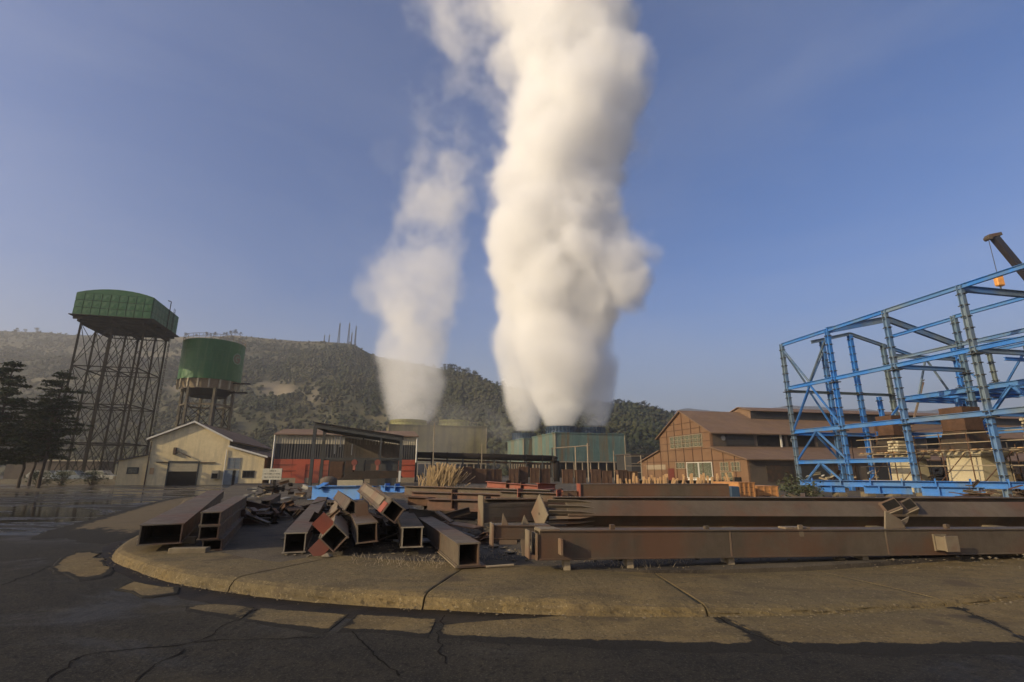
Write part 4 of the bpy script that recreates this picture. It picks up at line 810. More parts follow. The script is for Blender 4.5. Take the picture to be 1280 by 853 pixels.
# steel ribs on the gable
GM = Matrix(((0, 1, 0, 0), (-1, 0, 0, 0), (0, 0, 1, 0), (0, 0, 0, 1))).inverted()  # helper frame: x -> -y axis
def gbox(y0, y1, z0, z1, d, name, m, parent=bs):
    mb = MB(); mb.box((-d, y0, z0), (-.002, y1, z1)); return mb.build(name, M[m], parent)
for z, y0, y1 in ((2.75, .4, 23.8), (4.2, 6.1, 18.1), (5.1, 6.1, 18.1), (6.1, 6.1, 18.1), (6.8, 7.5, 16.8), (7.6, 9, 15.2)): gbox(y0, y1, z, z + .07, .05, 'steel_band', 'rust')
for y in (2, 4, 6.1, 8.1, 10.1, 12.1, 14.1, 16.1, 18.1, 20.2, 22.2):
    zt = np.interp(y, [p[0] for p in ((0, 2.8), (5.99, 4.2), (6, 6.1), (12.1, 9.1), (18.2, 6.1), (18.21, 4.2), (24.2, 2.8))], [2.8, 4.2, 6.1, 9.1, 6.1, 4.2, 2.8]); gbox(y - .04, y + .04, 0, zt - .1, .07, 'steel_upright', 'rust')
def gwin(y0, y1, z0, z1, ny, nz_, fm, name='window', gm='glass'):
    mb = MB(); t = .07; d = .10
    for (a, b_, c_, e_) in ((y0-t, y0, z0-t, z1+t), (y1, y1+t, z0-t, z1+t), (y0, y1, z0-t, z0), (y0, y1, z1, z1+t)): mb.box((-d, a, c_), (-.003, b_, e_))
    for i in range(1, ny): yy = y0 + (y1-y0)*i/ny; mb.box((-d+.02, yy-.025, z0), (-.004, yy+.025, z1))
    for j in range(1, nz_): zz = z0 + (z1-z0)*j/nz_; mb.box((-d+.025, y0, zz-.025), (-.005, y1, zz+.025))
    w = mb.build(name, M[fm], bs)
    pm = MB().box((-.03, 0, 0), (-.01, (y1-y0)/ny - .05, (z1-z0)/nz_ - .05)).mesh('pane', M[gm])
    for i in range(ny):
        for j in range(nz_): o = link('pane', pm, w); o.location = (0, y0 + (y1-y0)*i/ny + .025, z0 + (z1-z0)*j/nz_ + .025)
gwin(7.8, 15.2, 4.55, 6.0, 8, 3, 'wood_grey'); gwin(6.3, 8.9, .75, 2.55, 1, 1, 'white'); gwin(9.1, 11.6, .75, 2.55, 1, 1, 'white'); gwin(12.0, 14.2, 1.9, 2.6, 3, 1, 'wood_grey'); gwin(1.2, 2.6, 1.6, 2.5, 3, 2, 'wood_grey'); gwin(3.2, 4.6, 1.6, 2.5, 3, 2, 'wood_grey'); gwin(2.6, 4.6, .3, 1.4, 3, 2, 'wood_grey')
gbox(6.3, 11.6, 0, .62, .06, 'white_panel', 'white'); gbox(14.8, 16.4, 0, 1.9, .06, 'red_door', 'red'); gbox(1.2, 2.4, 0, .9, .12, 'dark_hatch', 'dark')
gbox(17, 22.5, 1.75, 2.4, .03, 'window_band', 'wood_grey')
# side wall openings
for i in range(17):
    x = 2 + i * 4.4; mb = MB(); mb.box((x, 5.93, 4.55), (x + 3.9, 5.995, 5.8)); mb.build('side_opening', M['dark' if i % 3 else 'wall_black'], bs)
    mb = MB(); mb.box((x + .3, -.06, .5), (x + 3.6, -.005, 2.2)); mb.build('side_opening', M['wall_black' if i % 2 else 'primer_dark_shade'], bs)
mb = MB(); mb.box((9.6, 5.8, 4.4), (9.8, 5.92, 5.95)); mb.build('white_strut', M['white'], bs)
for x, z in ((1.6, 5.4), (11.4, 5.3)): mb = MB(); mb.tube((x, 5.85, z), (x, 5.95, z), .3, 12); mb.build('fan_disc', M['grey_steel'], bs)
# low dark shed left of it
sh = thing('dark_shed', 'low dark shed between the teal towers and the brown hall', 'shed', loc_of(790, 95), G); mb = MB(); mb.box((0, 0, 0), (9, 6, 4.4)); mb.build('wall', M['wall_black'], sh); mb = MB(); mb.box((-.3, -.3, 4.4), (9.3, 6.3, 4.6)); mb.build('roof', M['roof_dark'], sh); mb = MB(); mb.box((0, -.06, 1.2), (9, -.003, 1.35)); mb.box((0, -.06, 2.8), (9, -.003, 2.92)); mb.build('rail', M['wood_grey'], sh)
# pole-and-rail fence
pf = thing('pipe_fence', 'thin pipe fence left of the brown hall', 'fence', loc_of(782, 70)); 
for px in (782, 802): 
    x = gx(px, 70) - gx(782, 70); mb = MB(); mb.tube((x, 0, 0), (x, 0, 3.6), .07, 6); mb.build('post', M['wood_grey'], pf)
for z in (2.2, 3.5): mb = MB(); mb.tube((0, .08, z), (gx(806, 70) - gx(782, 70), .08, z), .04, 6); mb.build('rail', M['wood_grey'], pf)

# ------------------------------------------------------------ cooling towers
def cell(name, lab, org, rz, L_, D_, z0, z1, m, fans, fan_m, ribs=1.3):
    t = thing(name, lab, 'cooling tower', org, rz)
    for (a, b_, face) in ((0, L_, 'f'), (0, D_, 'l'), (0, L_, 'b'), (0, D_, 'r')):
        n = max(2, int(round((b_ - a) / ribs)))
        for i in range(n):
            x0, x1 = a + (b_-a)*i/n + .01, a + (b_-a)*(i+1)/n - .01; mb = MB()
            if face == 'f': mb = corr(x0, x1, z0, z1, 0, .26, .05)
            elif face == 'b': mb.box((x0, D_, z0), (x1, D_ + .05, z1))
            elif face == 'l':
                c_ = corr(x0, x1, z0, z1, 0, .26, .05); mb.v = [(y, x, z) for x, y, z in c_.v]; mb.f = [f[::-1] for f in c_.f]
            else: mb.box((L_, x0, z0), (L_ + .05, x1, z1))
            mb.build('cladding_sheet', M[m], t)
    mb = MB(); mb.box((.06, .06, z0), (L_ - .002, D_ - .002, z1 - .1)); mb.build('casing', M['wall_shade'], t)
    mb = MB(); mb.box((-.2, -.2, z1 - .05), (L_ + .2, D_ + .2, z1 + .18)); mb.build('deck', M[m], t)
    for x in (-.06, L_ + .02): mb = MB(); mb.box((x - .08, -.14, 0), (x + .08, .02, z1)); mb.build('corner_post', M['wood_grey'], t)
    for z in (z0 - .1,): mb = MB(); mb.box((-.1, -.12, z), (L_ + .1, -.06, z + .2)); mb.build('sill_beam', M['wood_grey'], t)
    mb = MB(); mb.box((.2, .5, 0), (L_ - .2, D_ - .3, z0)); mb.build('basin_louvres', M['dark'], t)
    for x in np.arange(.3, L_, 1.9): mb = MB(); mb.box((x, -.05, 0), (x + .18, .2, z0)); mb.build('leg', M['wood_grey'], t)
    for y in np.arange(2, D_, 2.2): mb = MB(); mb.box((-.05, y, 0), (.2, y + .18, z0)); mb.build('leg', M['wood_grey'], t)
    # hand rail
    mb = MB()
    for x in np.arange(0, L_ + .1, 2): mb.tube((x, -.1, z1 + .18), (x, -.1, z1 + 1.1), .035, 5)
    mb.tube((0, -.1, z1 + 1.1), (L_, -.1, z1 + 1.1), .035, 5); mb.build('hand_rail', M['wood_grey'], t) if name != 'teal_cooling_tower' else None
    for (fx, fy, fr_, fh) in fans:
        mb = MB(); mb.lathe([(fr_ * 1.08, z1 + .18), (fr_ * .98, z1 + .18 + fh * .5), (fr_ * 1.05, z1 + .18 + fh), (fr_ * 1.0, z1 + .18 + fh), (fr_ * .93, z1 + .18 + fh * .5), (fr_ * .98, z1 + .19)], 36, (fx, fy)); s_ = mb.build('fan_stack', M[fan_m], t, smooth=False)
        mb = MB()
        for i in range(28): a = i * math.pi / 14; c_ = Vector((fx + fr_ * 1.06 * math.cos(a), fy + fr_ * 1.06 * math.sin(a), 0)); mb.box((-.07, -.07, z1 + .18), (.07, .07, z1 + .18 + fh * .98), Matrix.Translation(c_))
        mb.build('stack_rib', M[fan_m], s_)
        mb = MB()
        for i in range(6): mb.box((.2, -.25, z1 + .3), (fr_ * .9, .25, z1 + .36), Matrix.Translation((fx, fy, 0)) @ Matrix.Rotation(i * math.pi / 3, 4, 'Z'))
        mb.build('fan_blade', M['dark_steel'], s_)
    return t
TO = loc_of(695, 110); TG = R(16)
cell('teal_cooling_tower', 'large teal cooling tower with two dark fans under the big plume', TO, TG, 16.4, 15.5, 3.4, 9.4, 'teal', [(4.7, 8.6, 3.3, 1.9), (12.2, 8.6, 3.2, 1.8)], 'fan_dark')
cell('teal_cooling_tower', 'smaller teal cooling tower set back at the left of the large one', loc_of(655, 128), TG, 6.5, 15, 3.4, 9.3, 'teal', [(2.6, 8.2, 2.9, 1.7)], 'fan_dark')
cell('ochre_cooling_tower', 'stained ochre cooling tower half veiled by the left steam column', loc_of(483, 136), TG, 26.5, 14, 3.4, 13.4, 'tower_ochre', [(5.6, 7, 4.8, 1.7), (18.6, 7, 4.1, 2.0)], 'fan_yellow', 2.6)
mb = MB(); mb.tube((0, -.08, 0), (0, 0, 0), .32, 12); o = mb.build('bulkhead_lamp', M['white']); o.location = at(533, 543.5, 138.9); tag(o, 'small white lamp on the face of the ochre tower', 'lamp')
# steam pipe
sp0 = at(513, 568.5, 74); sp1 = at(690, 573.5, 72)
pr = thing('steam_pipeline', 'thick dark overhead pipeline running right from the red hall', 'pipe', (sp0.x, sp0.y, 0)); o_ = Vector((sp0.x, sp0.y, 0))
mb = MB(); mb.tube(sp0 - o_, sp1 - o_, .42, 16); mb.build('pipe', M['black_steel'], pr, smooth=True); mb = MB(); mb.tube(sp1 - o_, sp1 - o_ + Vector((.6, 0, -.3)), .5, 12); mb.tube(sp1 - o_ + Vector((.6, 0, -.3)), sp1 - o_ + Vector((.6, 0, -3.4)), .42, 12); mb.build('elbow', M['black_steel'], pr, smooth=True)
mb = MB(); mb.tube(sp0 - o_ + Vector((0, .5, -.7)), sp1 - o_ + Vector((0, .5, -.7)), .14, 8); mb.build('small_pipe', M['rust'], pr)
for i in range(9):
    c = (sp0 - o_).lerp(sp1 - o_, (i + .4) / 9); mb = MB(); mb.bar((c.x, c.y, 0), (c.x, c.y, c.z - .4), .2, .2); mb.bar((c.x, c.y - .5, c.z - .5), (c.x, c.y + .7, c.z - .5), .14, .14); mb.build('pipe_support', M['dark_steel'], pr)
    mb = MB(); mb.tube(c + Vector((-.06, 0, 0)), c + Vector((.06, 0, 0)), .5, 14); mb.build('pipe_flange', M['black_steel'], pr)
# pipe portal and poles
pp = thing('pipe_portal', 'thin pipe portal standing before the large teal tower', 'pipe rack', loc_of(720, 72)); x1 = gx(737, 72, 5) - gx(720, 72); x0 = gx(690, 72, 5) - gx(720, 72)
for x, zt in ((0, 4.8), (x1 - .3, 5.3)): mb = MB(); mb.tube((x, 0, 0), (x, 0, zt), .10, 8); mb.build('post', M['wood_grey'], pp)
mb = MB(); mb.tube((x0, .1, 4.6), (x1, .1, 5.0), .08, 8); mb.build('cross_pipe', M['wood_grey'], pp); mb = MB(); mb.tube((x0, .1, 0), (x0, .1, 4.7), .1, 8); mb.build('post', M['dark_steel'], pp)
for px, Y, zt, lab in ((768, 72, 4.3, 'slim pole in front of the right end of the teal tower'), (541, 66, 7.6, 'tall slim pole in front of the ochre tower'), (602, 71, 5.2, 'slim pole just left of the tilted red beam')):
    p_ = thing('slim_pole', lab, 'pole', loc_of(px, Y)); mb = MB(); mb.tube((0, 0, 0), (0, 0, zt), .08, 8, .05); mb.build('shaft', M['wood_grey'], p_); mb = MB(); mb.box((-.15, -.15, 0), (.15, .15, .12)); mb.build('foot', M['concrete'], p_)
for px, Y, zt, lab in ((167, 40, 4.9, 'thin leaning-looking pole in front of the yellow workshop corner'),):
    pass
ORD = 'first second third fourth fifth sixth seventh eighth ninth tenth eleventh twelfth thirteenth fourteenth fifteenth sixteenth seventeenth eighteenth nineteenth twentieth'.split()
def unit(px, Y, w, h, first=[None]):
    if not first[0]:
        r_ = thing('rusty_steel_bin', 'upright rusty steel bin in the long row before the cooling towers', 'bin', loc_of(px, Y), R(8), 'rusty bins standing in a row')
        mb = MB(); mb.box((-.5, -.45, 0), (.5, .45, 1)); mb.build('shell', M['rust'], r_); 
        mb = MB(); [mb.box((x - .03, -.50, 0), (x + .03, -.452, 1)) for x in (-.46, 0, .46)]; mb.box((-.52, -.5, .96), (.52, .48, 1.03)); mb.build('ribs', M['rust'], r_); first[0] = r_
    else: r_ = dup(first[0], loc_of(px, Y), R(rb.uniform(0, 16)))
    r_.scale = (w, 1, h * .74); r_['label'] = 'upright rusty steel bin, %s from the left in the long row' % ORD[sum(1 for q in allpx if q < px)]
allpx = list(range(576, 628, 9)) + [642, 654, 668, 681, 709, 725, 744, 758, 776, 790] + list(range(548, 574, 9))
for px, w, h in [(x, 1.0, rb.uniform(2.3, 2.7)) for x in range(576, 628, 9)] + [(642, 1.1, 2.4), (654, 1.1, 2.7), (668, 1.0, 2.5), (681, 1.0, 2.4), (709, 1.2, 2.3), (725, 1.1, 2.2), (744, 1.1, 2.3), (758, 1.1, 2.1), (776, 1.2, 2.2), (790, 1.0, 2.0)] + [(x, 1.0, rb.uniform(1.9, 2.3)) for x in range(548, 574, 9)]:
    unit(px, 62 + rb.uniform(-.5, .5), w, h)
# timber pegs
pegs = []; px = 771
pg_g = 'short timber pegs set along the pipe trench'
first = None
while px < 918:
    Y = 40 + rb.uniform(-.6, .6); h = rb.uniform(.8, 1.35)
    if first is None:
        first = MB().box((-.05, -.05, 0), (.05, .05, 1)).build('timber_peg', M['wood']); o = first; tag(o, 'short new timber peg in the row behind the deep girder', 'timber peg', pg_g)
    else: o = first.copy(); COL.objects.link(o)
    o.location = (gx(px, Y), Y, .15); o.scale = (rb.uniform(1.0, 1.6), 1, h); o.rotation_euler = (rb.uniform(-.1, .1), rb.uniform(-.35, .35) if rb.random() < .25 else rb.uniform(-.06, .06), 0); px += rb.uniform(2.4, 4.6)
mb = MB(); mb.box((0, 0, 0), (gx(917, 41.5) - gx(770, 41.5), .8, .7)); o = mb.build('low_wall', M['black_steel']); o.location = (gx(770, 41.5), 41.5, .15); tag(o, 'low dark wall behind the row of timber pegs', 'wall')
# orange crates
def crate(lab, px, Y, w, d, h, z=.15, rz=.25, m='orange_crate'):
    r_ = thing('timber_crate', lab, 'crate', (gx(px, Y), Y, z), rz); n = max(3, int(h / .17))
    mb = MB(); mb.box((.02, .02, .03), (w - .02, d - .02, h - .02)); mb.build('core', M['primer_dark_shade'], r_)
    for j in range(n):
        z0, z1_ = h * j / n + .008, h * (j+1) / n - .008
        for a, b_ in (((0, -.02, z0), (w, .0, z1_)), ((-.02, 0, z0), (0, d, z1_)), ((w, 0, z0), (w + .02, d, z1_))): mb = MB(); mb.box(a, b_); mb.build('slat', M[m], r_)
    for x in np.linspace(0, w - .07, 4): mb = MB(); mb.box((x, -.045, 0), (x + .07, -.021, h)); mb.build('batten', M[m], r_)
    mb = MB(); mb.box((-.03, -.05, h - .015), (w + .03, d + .02, h + .01)); mb.build('lid', M[m], r_)
crate('tall orange timber crate standing right of the deep girder', 921, 21.5, .75, 1.6, .98); crate('lower orange timber crate behind the tall one', 943, 22.6, .95, 1.2, .80, rz=.1)
cb = thing('dark_cart', 'small dark trolley between the deep girder and the orange crates', 'trolley', (gx(911, 20.5), 20.5, .15)); mb = MB(); mb.box((0, 0, .25), (.35, .6, .85)); mb.build('box', M['fan_dark'], cb, bevel=.03)
for x in (.05, .3):
    for y in (.1, .5): mb = MB(); mb.tube((x - .03, y, .13), (x + .03, y, .13), .12, 10); mb.build('wheel', M['dark'], cb)

# ------------------------------------------------------------ rectangular tank tower
tk = Vector((-55.9, 75, 0)); tw = thing('tank_tower', 'tall black trestle carrying the rectangular green panel tank', 'water tower', tk, G)
TL, TD, tz0, tz1 = 10.2, 10.6, 24.3, 27.75
pan = MB(); pw, ph = TL / 9, (tz1 - tz0) / 3
def panel_mesh(w, h):
    mb = MB(); e = .035; mb.box((.045, -.07, .045), (w - .045, 0, h - .045)); 
    mb.add([(w*.12, -.062, h*.12), (w*.88, -.062, h*.12), (w*.88, -.062, h*.88), (w*.12, -.062, h*.88), (w*.5, -.10, h*.5)], [(0,1,4),(1,2,4),(2,3,4),(3,0,4)]); return mb
pm1 = panel_mesh(pw, ph).mesh('panel', M['tank_green']); pm2 = panel_mesh(TD/9, ph).mesh('panel', M['tank_green'])
for i in range(9):
    for j in range(3):
        for (pm, lc, rz) in ((pm1, (-TL + i*pw, 0, tz0 + j*ph), 0), (pm2, (0, i*TD/9, tz0 + j*ph), R(90)), (pm1, (-i*pw, TD, tz0 + j*ph), R(180)), (pm2, (-TL, TD - i*TD/9, tz0 + j*ph), R(-90))):
            o = link('panel', pm, tw); o.location = lc; o.rotation_euler = (0, 0, rz)
mb = MB(); mb.box((-TL + .01, .01, tz0), (-.01, TD - .01, tz1 - .02)); mb.build('tank_shell', M['tank_gap'], tw)
mb = MB(); n = 10; prof_r = [(-TL + TL*i/n, tz1 + .02 + .85 * math.sin(math.pi * i / n) ** .8 if 0 < i < n else tz1 + .02) for i in range(n + 1)]
mb.prism([(-TL, tz1)] + prof_r + [(0, tz1)], 0, TD); mb.build('curved_roof', M['tank_green'], tw)
mb = MB(); mb.box((-TL - .35, -.35, tz0 - .12), (.55, TD + .35, tz0 - .01)); mb.build('walkway', M['black_steel'], tw)
for y in np.linspace(.4, TD - .4, 6): mb = MB(); mb.box((-TL, y - .12, tz0 - .6), (0, y + .12, tz0 - .13)); mb.build('bearer', M['black_steel'], tw)
for x in (.9, TL/2, TL - .9): mb = MB(); mb.box((-x - .15, 0, tz0 - 1.05), (-x + .15, TD, tz0 - .61)); mb.build('main_beam', M['black_steel'], tw)
lx = (-TL + .9, -TL/2, -.9); ly = (.9, TD/2, TD - .9)
lv = [0, 5.6, 11.2, 16.8, tz0 - 1.1]
for x in lx:
    for y in ly: mb = MB(); mb.hbar((x, y, 0), (x, y, lv[-1] - .002), .22, .22, .04, up=(0, 1, 0)); mb.build('leg', M['black_steel'], tw); mb = MB(); mb.box((x-.45, y-.45, 0), (x+.45, y+.45, .3)); mb.build('footing', M['concrete'], tw)
def xb(a, b_, z0, z1):
    for p, q in ((a, b_), (b_, a)): mb = MB(); mb.bar((p[0], p[1], z0), (q[0], q[1], z1), .07, .07); mb.build('brace', M['black_steel'], tw)
    mb = MB(); mb.bar((a[0], a[1], z1 - .1), (b_[0], b_[1], z1 - .1), .14, .14); mb.build('strut', M['black_steel'], tw)
for j in range(4):
    for y in ly:
        for i in range(2): xb((lx[i], y), (lx[i+1], y), lv[j], lv[j+1])
    for x in lx:
        for i in range(2): xb((x, ly[i]), (x, ly[i+1]), lv[j], lv[j+1])
mb = MB(); mb.tube((.25, TD*.55, tz0), (.25, TD*.55, tz1 + 1.3), .07, 8); mb.tube((.25, TD*.55, tz1 + 1.3), (-.25, TD*.55, tz1 + 1.45), .07, 8); mb.build('vent_pipe', M['black_steel'], tw)
mb = MB(); [mb.bar((.3, TD*.7, z), (.3, TD*.7 + .5, z), .04, .04) for z in np.arange(.5, tz1, .4)]; mb.bar((.3, TD*.7, 0), (.3, TD*.7, tz1 + .6), .05); mb.bar((.3, TD*.7 + .5, 0), (.3, TD*.7 + .5, tz1 + .6), .05); mb.build('ladder', M['black_steel'], tw)

# ------------------------------------------------------------ round tank tower
c0 = at(262, 478, 86); rt = thing('round_tank_tower', 'round green water tank on concrete legs behind the yellow workshop', 'water tower', (c0.x, 86, 0))
ra = 4.75; z0 = c0.z; z1 = at(262, 432, 86).z
mb = MB(); mb.lathe([(.01, z0), (ra, z0), (ra, z1), (ra - .1, z1 + .15), (.01, z1 + .9)], 56); mb.build('tank', M['tank_green_b'], rt, smooth=False)
for z in np.linspace(z0, z1, 5): mb = MB(); mb.lathe([(ra + .001, z - .05), (ra + .05, z - .05), (ra + .05, z + .05), (ra + .001, z + .05)], 56); mb.build('seam_ring', M['tank_green_b'], rt)
mb = MB()
for i in range(28): a = i * math.pi / 14; c_ = Vector((ra*math.cos(a), ra*math.sin(a), z1)); mb.tube(c_, c_ + Vector((0, 0, 1.0)), .03, 5)
for k in (.5, 1.0): mb.lathe([(ra - .02, z1 + k - .03), (ra + .02, z1 + k - .03), (ra + .02, z1 + k + .03), (ra - .02, z1 + k + .03), (ra - .02, z1 + k - .03)], 40)
mb.build('guard_rail', M['wood_grey'], rt)
mb = MB(); mb.lathe([(.01, z0 - 1.5), (ra * .80, z0 - 1.5), (ra * .93, z0 - .002), (.01, z0 - .002)], 24); mb.build('ring_beam', M['wood_grey'], rt)
for i in range(18): a = i * math.pi / 9; mb = MB(); mb.box((ra*.93, -.12, z0 - 1.5), (ra*1.0, .12, z0 - .01), Matrix.Rotation(a, 4, 'Z')); mb.build('corbel', M['wall_cream'], rt)
for z in (z0 - 2.6,): mb = MB(); mb.lathe([(.01, z), (ra * .55, z), (ra * .8, z0 - 1.51), (.01, z0 - 1.51)], 24); mb.build('funnel', M['black_steel'], rt)
Lg = [(3.9 * math.cos(a), 3.9 * math.sin(a)) for a in [R(15) + k * math.pi / 3 for k in range(6)]]
for x, y in Lg: mb = MB(); mb.bar((x, y, 0), (x, y, z0 - 1.4), .38, .38, up=(0, 1, 0)); mb.build('leg', M['wood_dark'], rt)
for i in range(6):
    a, b_ = Lg[i], Lg[(i+1) % 6]
    for z in (4, 8.5, 12.2): mb = MB(); mb.bar((a[0], a[1], z), (b_[0], b_[1], z), .22, .28); mb.build('tie_beam', M['concrete'], rt)
    for p, q in ((a, b_), (b_, a)): mb = MB(); mb.bar((p[0], p[1], 8.5), (q[0], q[1], 12.2), .08); mb.bar((p[0], p[1], 4), (q[0], q[1], 8.5), .08); mb.build('brace', M['black_steel'], rt)
mb = MB(); mb.tube((1.2, 0, 0), (1.2, 0, z0 - 1.5), .45, 12); mb.build('riser_pipe', M['dark_steel'], rt); mb = MB(); mb.box((3.6, -.4, z0 - 1.9), (6.6, .4, z0 - 1.75)); mb.box((3.6, -.4, z0 - .35), (6.9, .4, z0 - .2)); mb.build('side_platform', M['black_steel'], rt)
# round emblem on the tank, on its surface facing front-right
ea = R(-10); Me = Matrix.Rotation(ea, 4, 'Z') @ Matrix.Translation((ra + .05, 0, (z0+z1)/2 + .6))
def curved_disc(r0, r1, name, m, parent, dx=0.0, n=40, a0=0, a1=2*math.pi):
    mb = MB()
    for i in range(n + 1):
        t = a0 + (a1 - a0) * i / n
        for r_ in (r0, r1):
            u, v = r_ * math.cos(t), r_ * math.sin(t); ang = ea + u / ra; mb.v.append(((ra + .055 + dx) * math.cos(ang), (ra + .055 + dx) * math.sin(ang), (z0+z1)/2 + .6 + v))
    mb.f = [(2*i, 2*i+1, 2*i+3, 2*i+2) for i in range(n)]; return mb.build(name, M[m], parent)
em = curved_disc(.78, 1.0, 'emblem', 'emblem_pale', rt); curved_disc(.0, .76, 'emblem_centre', 'emblem_faded', em, .004); curved_disc(.22, .5, 'emblem_mark', 'emblem_pale', em, .01, 20, .4, 5.0)

# ------------------------------------------------------------ pines and bushes near left
def clump(mb, c, r, n, s, flat=.35, rg=rnd):
    for _ in range(n):
        d = Vector((rg.gauss(0, 1), rg.gauss(0, 1), rg.gauss(0, 1) * flat)); d = d.normalized() * r * rg.random() ** .5; d.z *= flat * 1.6
        p = c + d; a = Vector((rg.uniform(-1, 1), rg.uniform(-1, 1), rg.uniform(-.3, .6))).normalized(); b_ = a.cross(Vector((rg.uniform(-1, 1), rg.uniform(-1, 1), 1))).normalized(); ss = s * rg.uniform(.6, 1.4)
        n0_ = len(mb.v); mb.v += [tuple(p - a*ss - b_*ss*.28), tuple(p + a*ss*.2 - b_*ss*.4), tuple(p + a*ss*1.1), tuple(p + a*ss*.1 + b_*ss*.4)]; mb.f.append((n0_, n0_+1, n0_+2, n0_+3))
def pine(lab, px, Y, H, spread, crown0, seed):
    rg = random.Random(seed); t = thing('pine_tree', lab, 'tree', loc_of(px, Y)); pts = [Vector((0, 0, 0))]
    for i in range(1, 9): pts.append(Vector((rg.uniform(-.12, .12) + i*.03, rg.uniform(-.12, .12), H * i / 8)))
    mb = MB()
    for i in range(8): mb.tube(pts[i], pts[i+1], .13 * (1 - i/9) + .03, 8, .13 * (1 - (i+1)/9) + .03, cap=False)
    mb.build('trunk', M['bark'], t, smooth=True)
    fb = MB(); lb = MB(); z = crown0
    while z < H:
        u = (z - crown0) / (H - crown0); L_ = spread * (1 - u) ** .6 * (.75 + .5 * rg.random()) * (.65 + .35 * min(1, u * 5)) + .2
        for k in range(rg.choice((4, 5, 6))):
            a = rg.uniform(0, 2*math.pi); LL_ = L_ * rg.uniform(.55, 1.15); q0_ = Vector((0, 0, z)); d = Vector((math.cos(a), math.sin(a), rg.uniform(-.08, .12))); q1_ = q0_ + d * LL_; lb.tube(q0_, q1_, .05 * (1 - u * .5), 5, .015)
            m_ = max(2, int(LL_ / .38))
            for i in range(1, m_ + 1):
                c_ = q0_.lerp(q1_, (i / m_) ** .8) + Vector((rg.uniform(-.2, .2), rg.uniform(-.2, .2), rg.uniform(.0, .16))); clump(fb, c_, .52 * (1.1 - .35 * i / m_), 30, .15, .34, rg)
        z += rg.uniform(.28, .52)
    clump(fb, Vector((.25, 0, H)), .4, 40, .14, .9, rg)
    lb.build('limbs', M['bark'], t); fb.build('crown', M['needles'], t, kind='stuff')
pine('dark layered pine before the trestle tower, tallest in the middle', 52, 50, 11.0, 3.3, 2.9, 11); pine('dark pine cut by the left frame edge', -18, 46, 11.2, 3.7, 2.2, 12); pine('shorter dark pine between the edge pine and the tall one', 27, 52, 7.4, 2.8, 2.4, 13); pine('slim pine close behind the tall layered one', 40, 55, 8.6, 2.6, 3.2, 14)
def bush(lab, px, Y, w, h, seed, m='leaves', cat='bush', z=0):
    rg = random.Random(seed); t = thing('bush', lab, cat, loc_of(px, Y) + Vector((0, 0, z))); fb = MB(); lb = MB()
    for i in range(int(10 + w * 6)):
        d = Vector((rg.gauss(0, w * .32), rg.gauss(0, w * .28), rg.uniform(.25, h))); d.z *= 1 - .35 * min(1, abs(d.x) / w); lb.tube((d.x*.1, d.y*.1, 0), d, .03, 5, .012); clump(fb, d, .45, 26, .11, .8, rg)
    lb.build('stems', M['bark'], t); fb.build('foliage', M[m], t, kind='stuff')
bush('round dark bush right of the pine trunks', 118, 58, 2.4, 2.0, 21, 'needles'); bush('dark bush behind the pine trunks', 80, 60, 2.6, 2.0, 22, 'needles'); bush('low dark bush at the foot of the pines', 52, 57, 2.0, 1.5, 23, 'needles')
bush('scrubby green bush at the corner of the blue frame', 988, 36, 1.6, 1.0, 24, 'leaves', z=.15); bush('green weeds right of the orange crates', 1000, 27, 1.2, .7, 25, 'leaves', z=.15)
# parked vehicles glimpsed beyond the pines
def van(lab, px, Y, m, rz, sc_=1):
    r_ = thing('parked_car', lab, 'car', loc_of(px, Y), rz); mb = MB(); mb.prism([(-2, .35), (2, .35), (2.05, .95), (1.1, 1.05), (.55, 1.6), (-1.5, 1.6), (-2.05, 1.0)], -.8, .8); mb.build('body', M[m], r_, bevel=.06); mb = MB(); mb.prism([(.95, 1.06), (.5, 1.5), (-1.35, 1.5), (-1.6, 1.06)], -.81, .81); mb.build('windows', M['glass'], r_)
    for x in (-1.3, 1.3):
        for y in (-.75, .75): mb = MB(); mb.tube((x, y - .1, .33), (x, y + .1, .33), .33, 14); mb.build('wheel', M['dark'], r_)
van('blue car parked beyond the pine trunks', 92, 68, 'doorblue', .2); van('white car parked just right of the blue one', 128, 70, 'sign_grey', .1); van('white car glimpsed between the left pine trunks', 60, 74, 'sign_grey', .3)
mb = MB(); mb.box((-16, 0, 0), (9, .3, .6)); o = mb.build('low_wall', M['wood_dark']); o.location = loc_of(95, 63); tag(o, 'low concrete wall behind the pines at left', 'wall')
sd2 = thing('grey_shed', 'flat roofed dull shed beyond the left pines', 'shed', loc_of(75, 92), G); mb = MB(); mb.box((-8, 0, 0), (6, 5, 3.2)); mb.build('wall', M['wall_shade'], sd2); mb = MB(); mb.box((-8.3, -.3, 3.2), (6.3, 5.3, 3.45)); mb.build('roof', M['wall_cream'], sd2)
# dry reeds
rg = random.Random(4); mb = MB(); c = Vector((gx(548, 38), 38, .2))
for i in range(330):
    a = rg.gauss(0, .5); b_ = c + Vector((a, rg.gauss(0, .4), 0)); t_ = b_ + Vector((rg.gauss(.35, .35) + a * .25, rg.gauss(0, .3), rg.uniform(.7, 2.0) * math.exp(-a*a*.25))); s_ = Vector((.018, -.010, 0)); n0_ = len(mb.v); mb.v += [tuple(b_ - s_), tuple(b_ + s_), tuple(t_ + s_*1.6), tuple(t_ - s_*1.6)]; mb.f.append((n0_, n0_+1, n0_+2, n0_+3))
tag(mb.build('dry_reeds', M['dry_grass']), 'clump of dry golden reeds left of the rubble mound', 'reeds', kind='stuff')

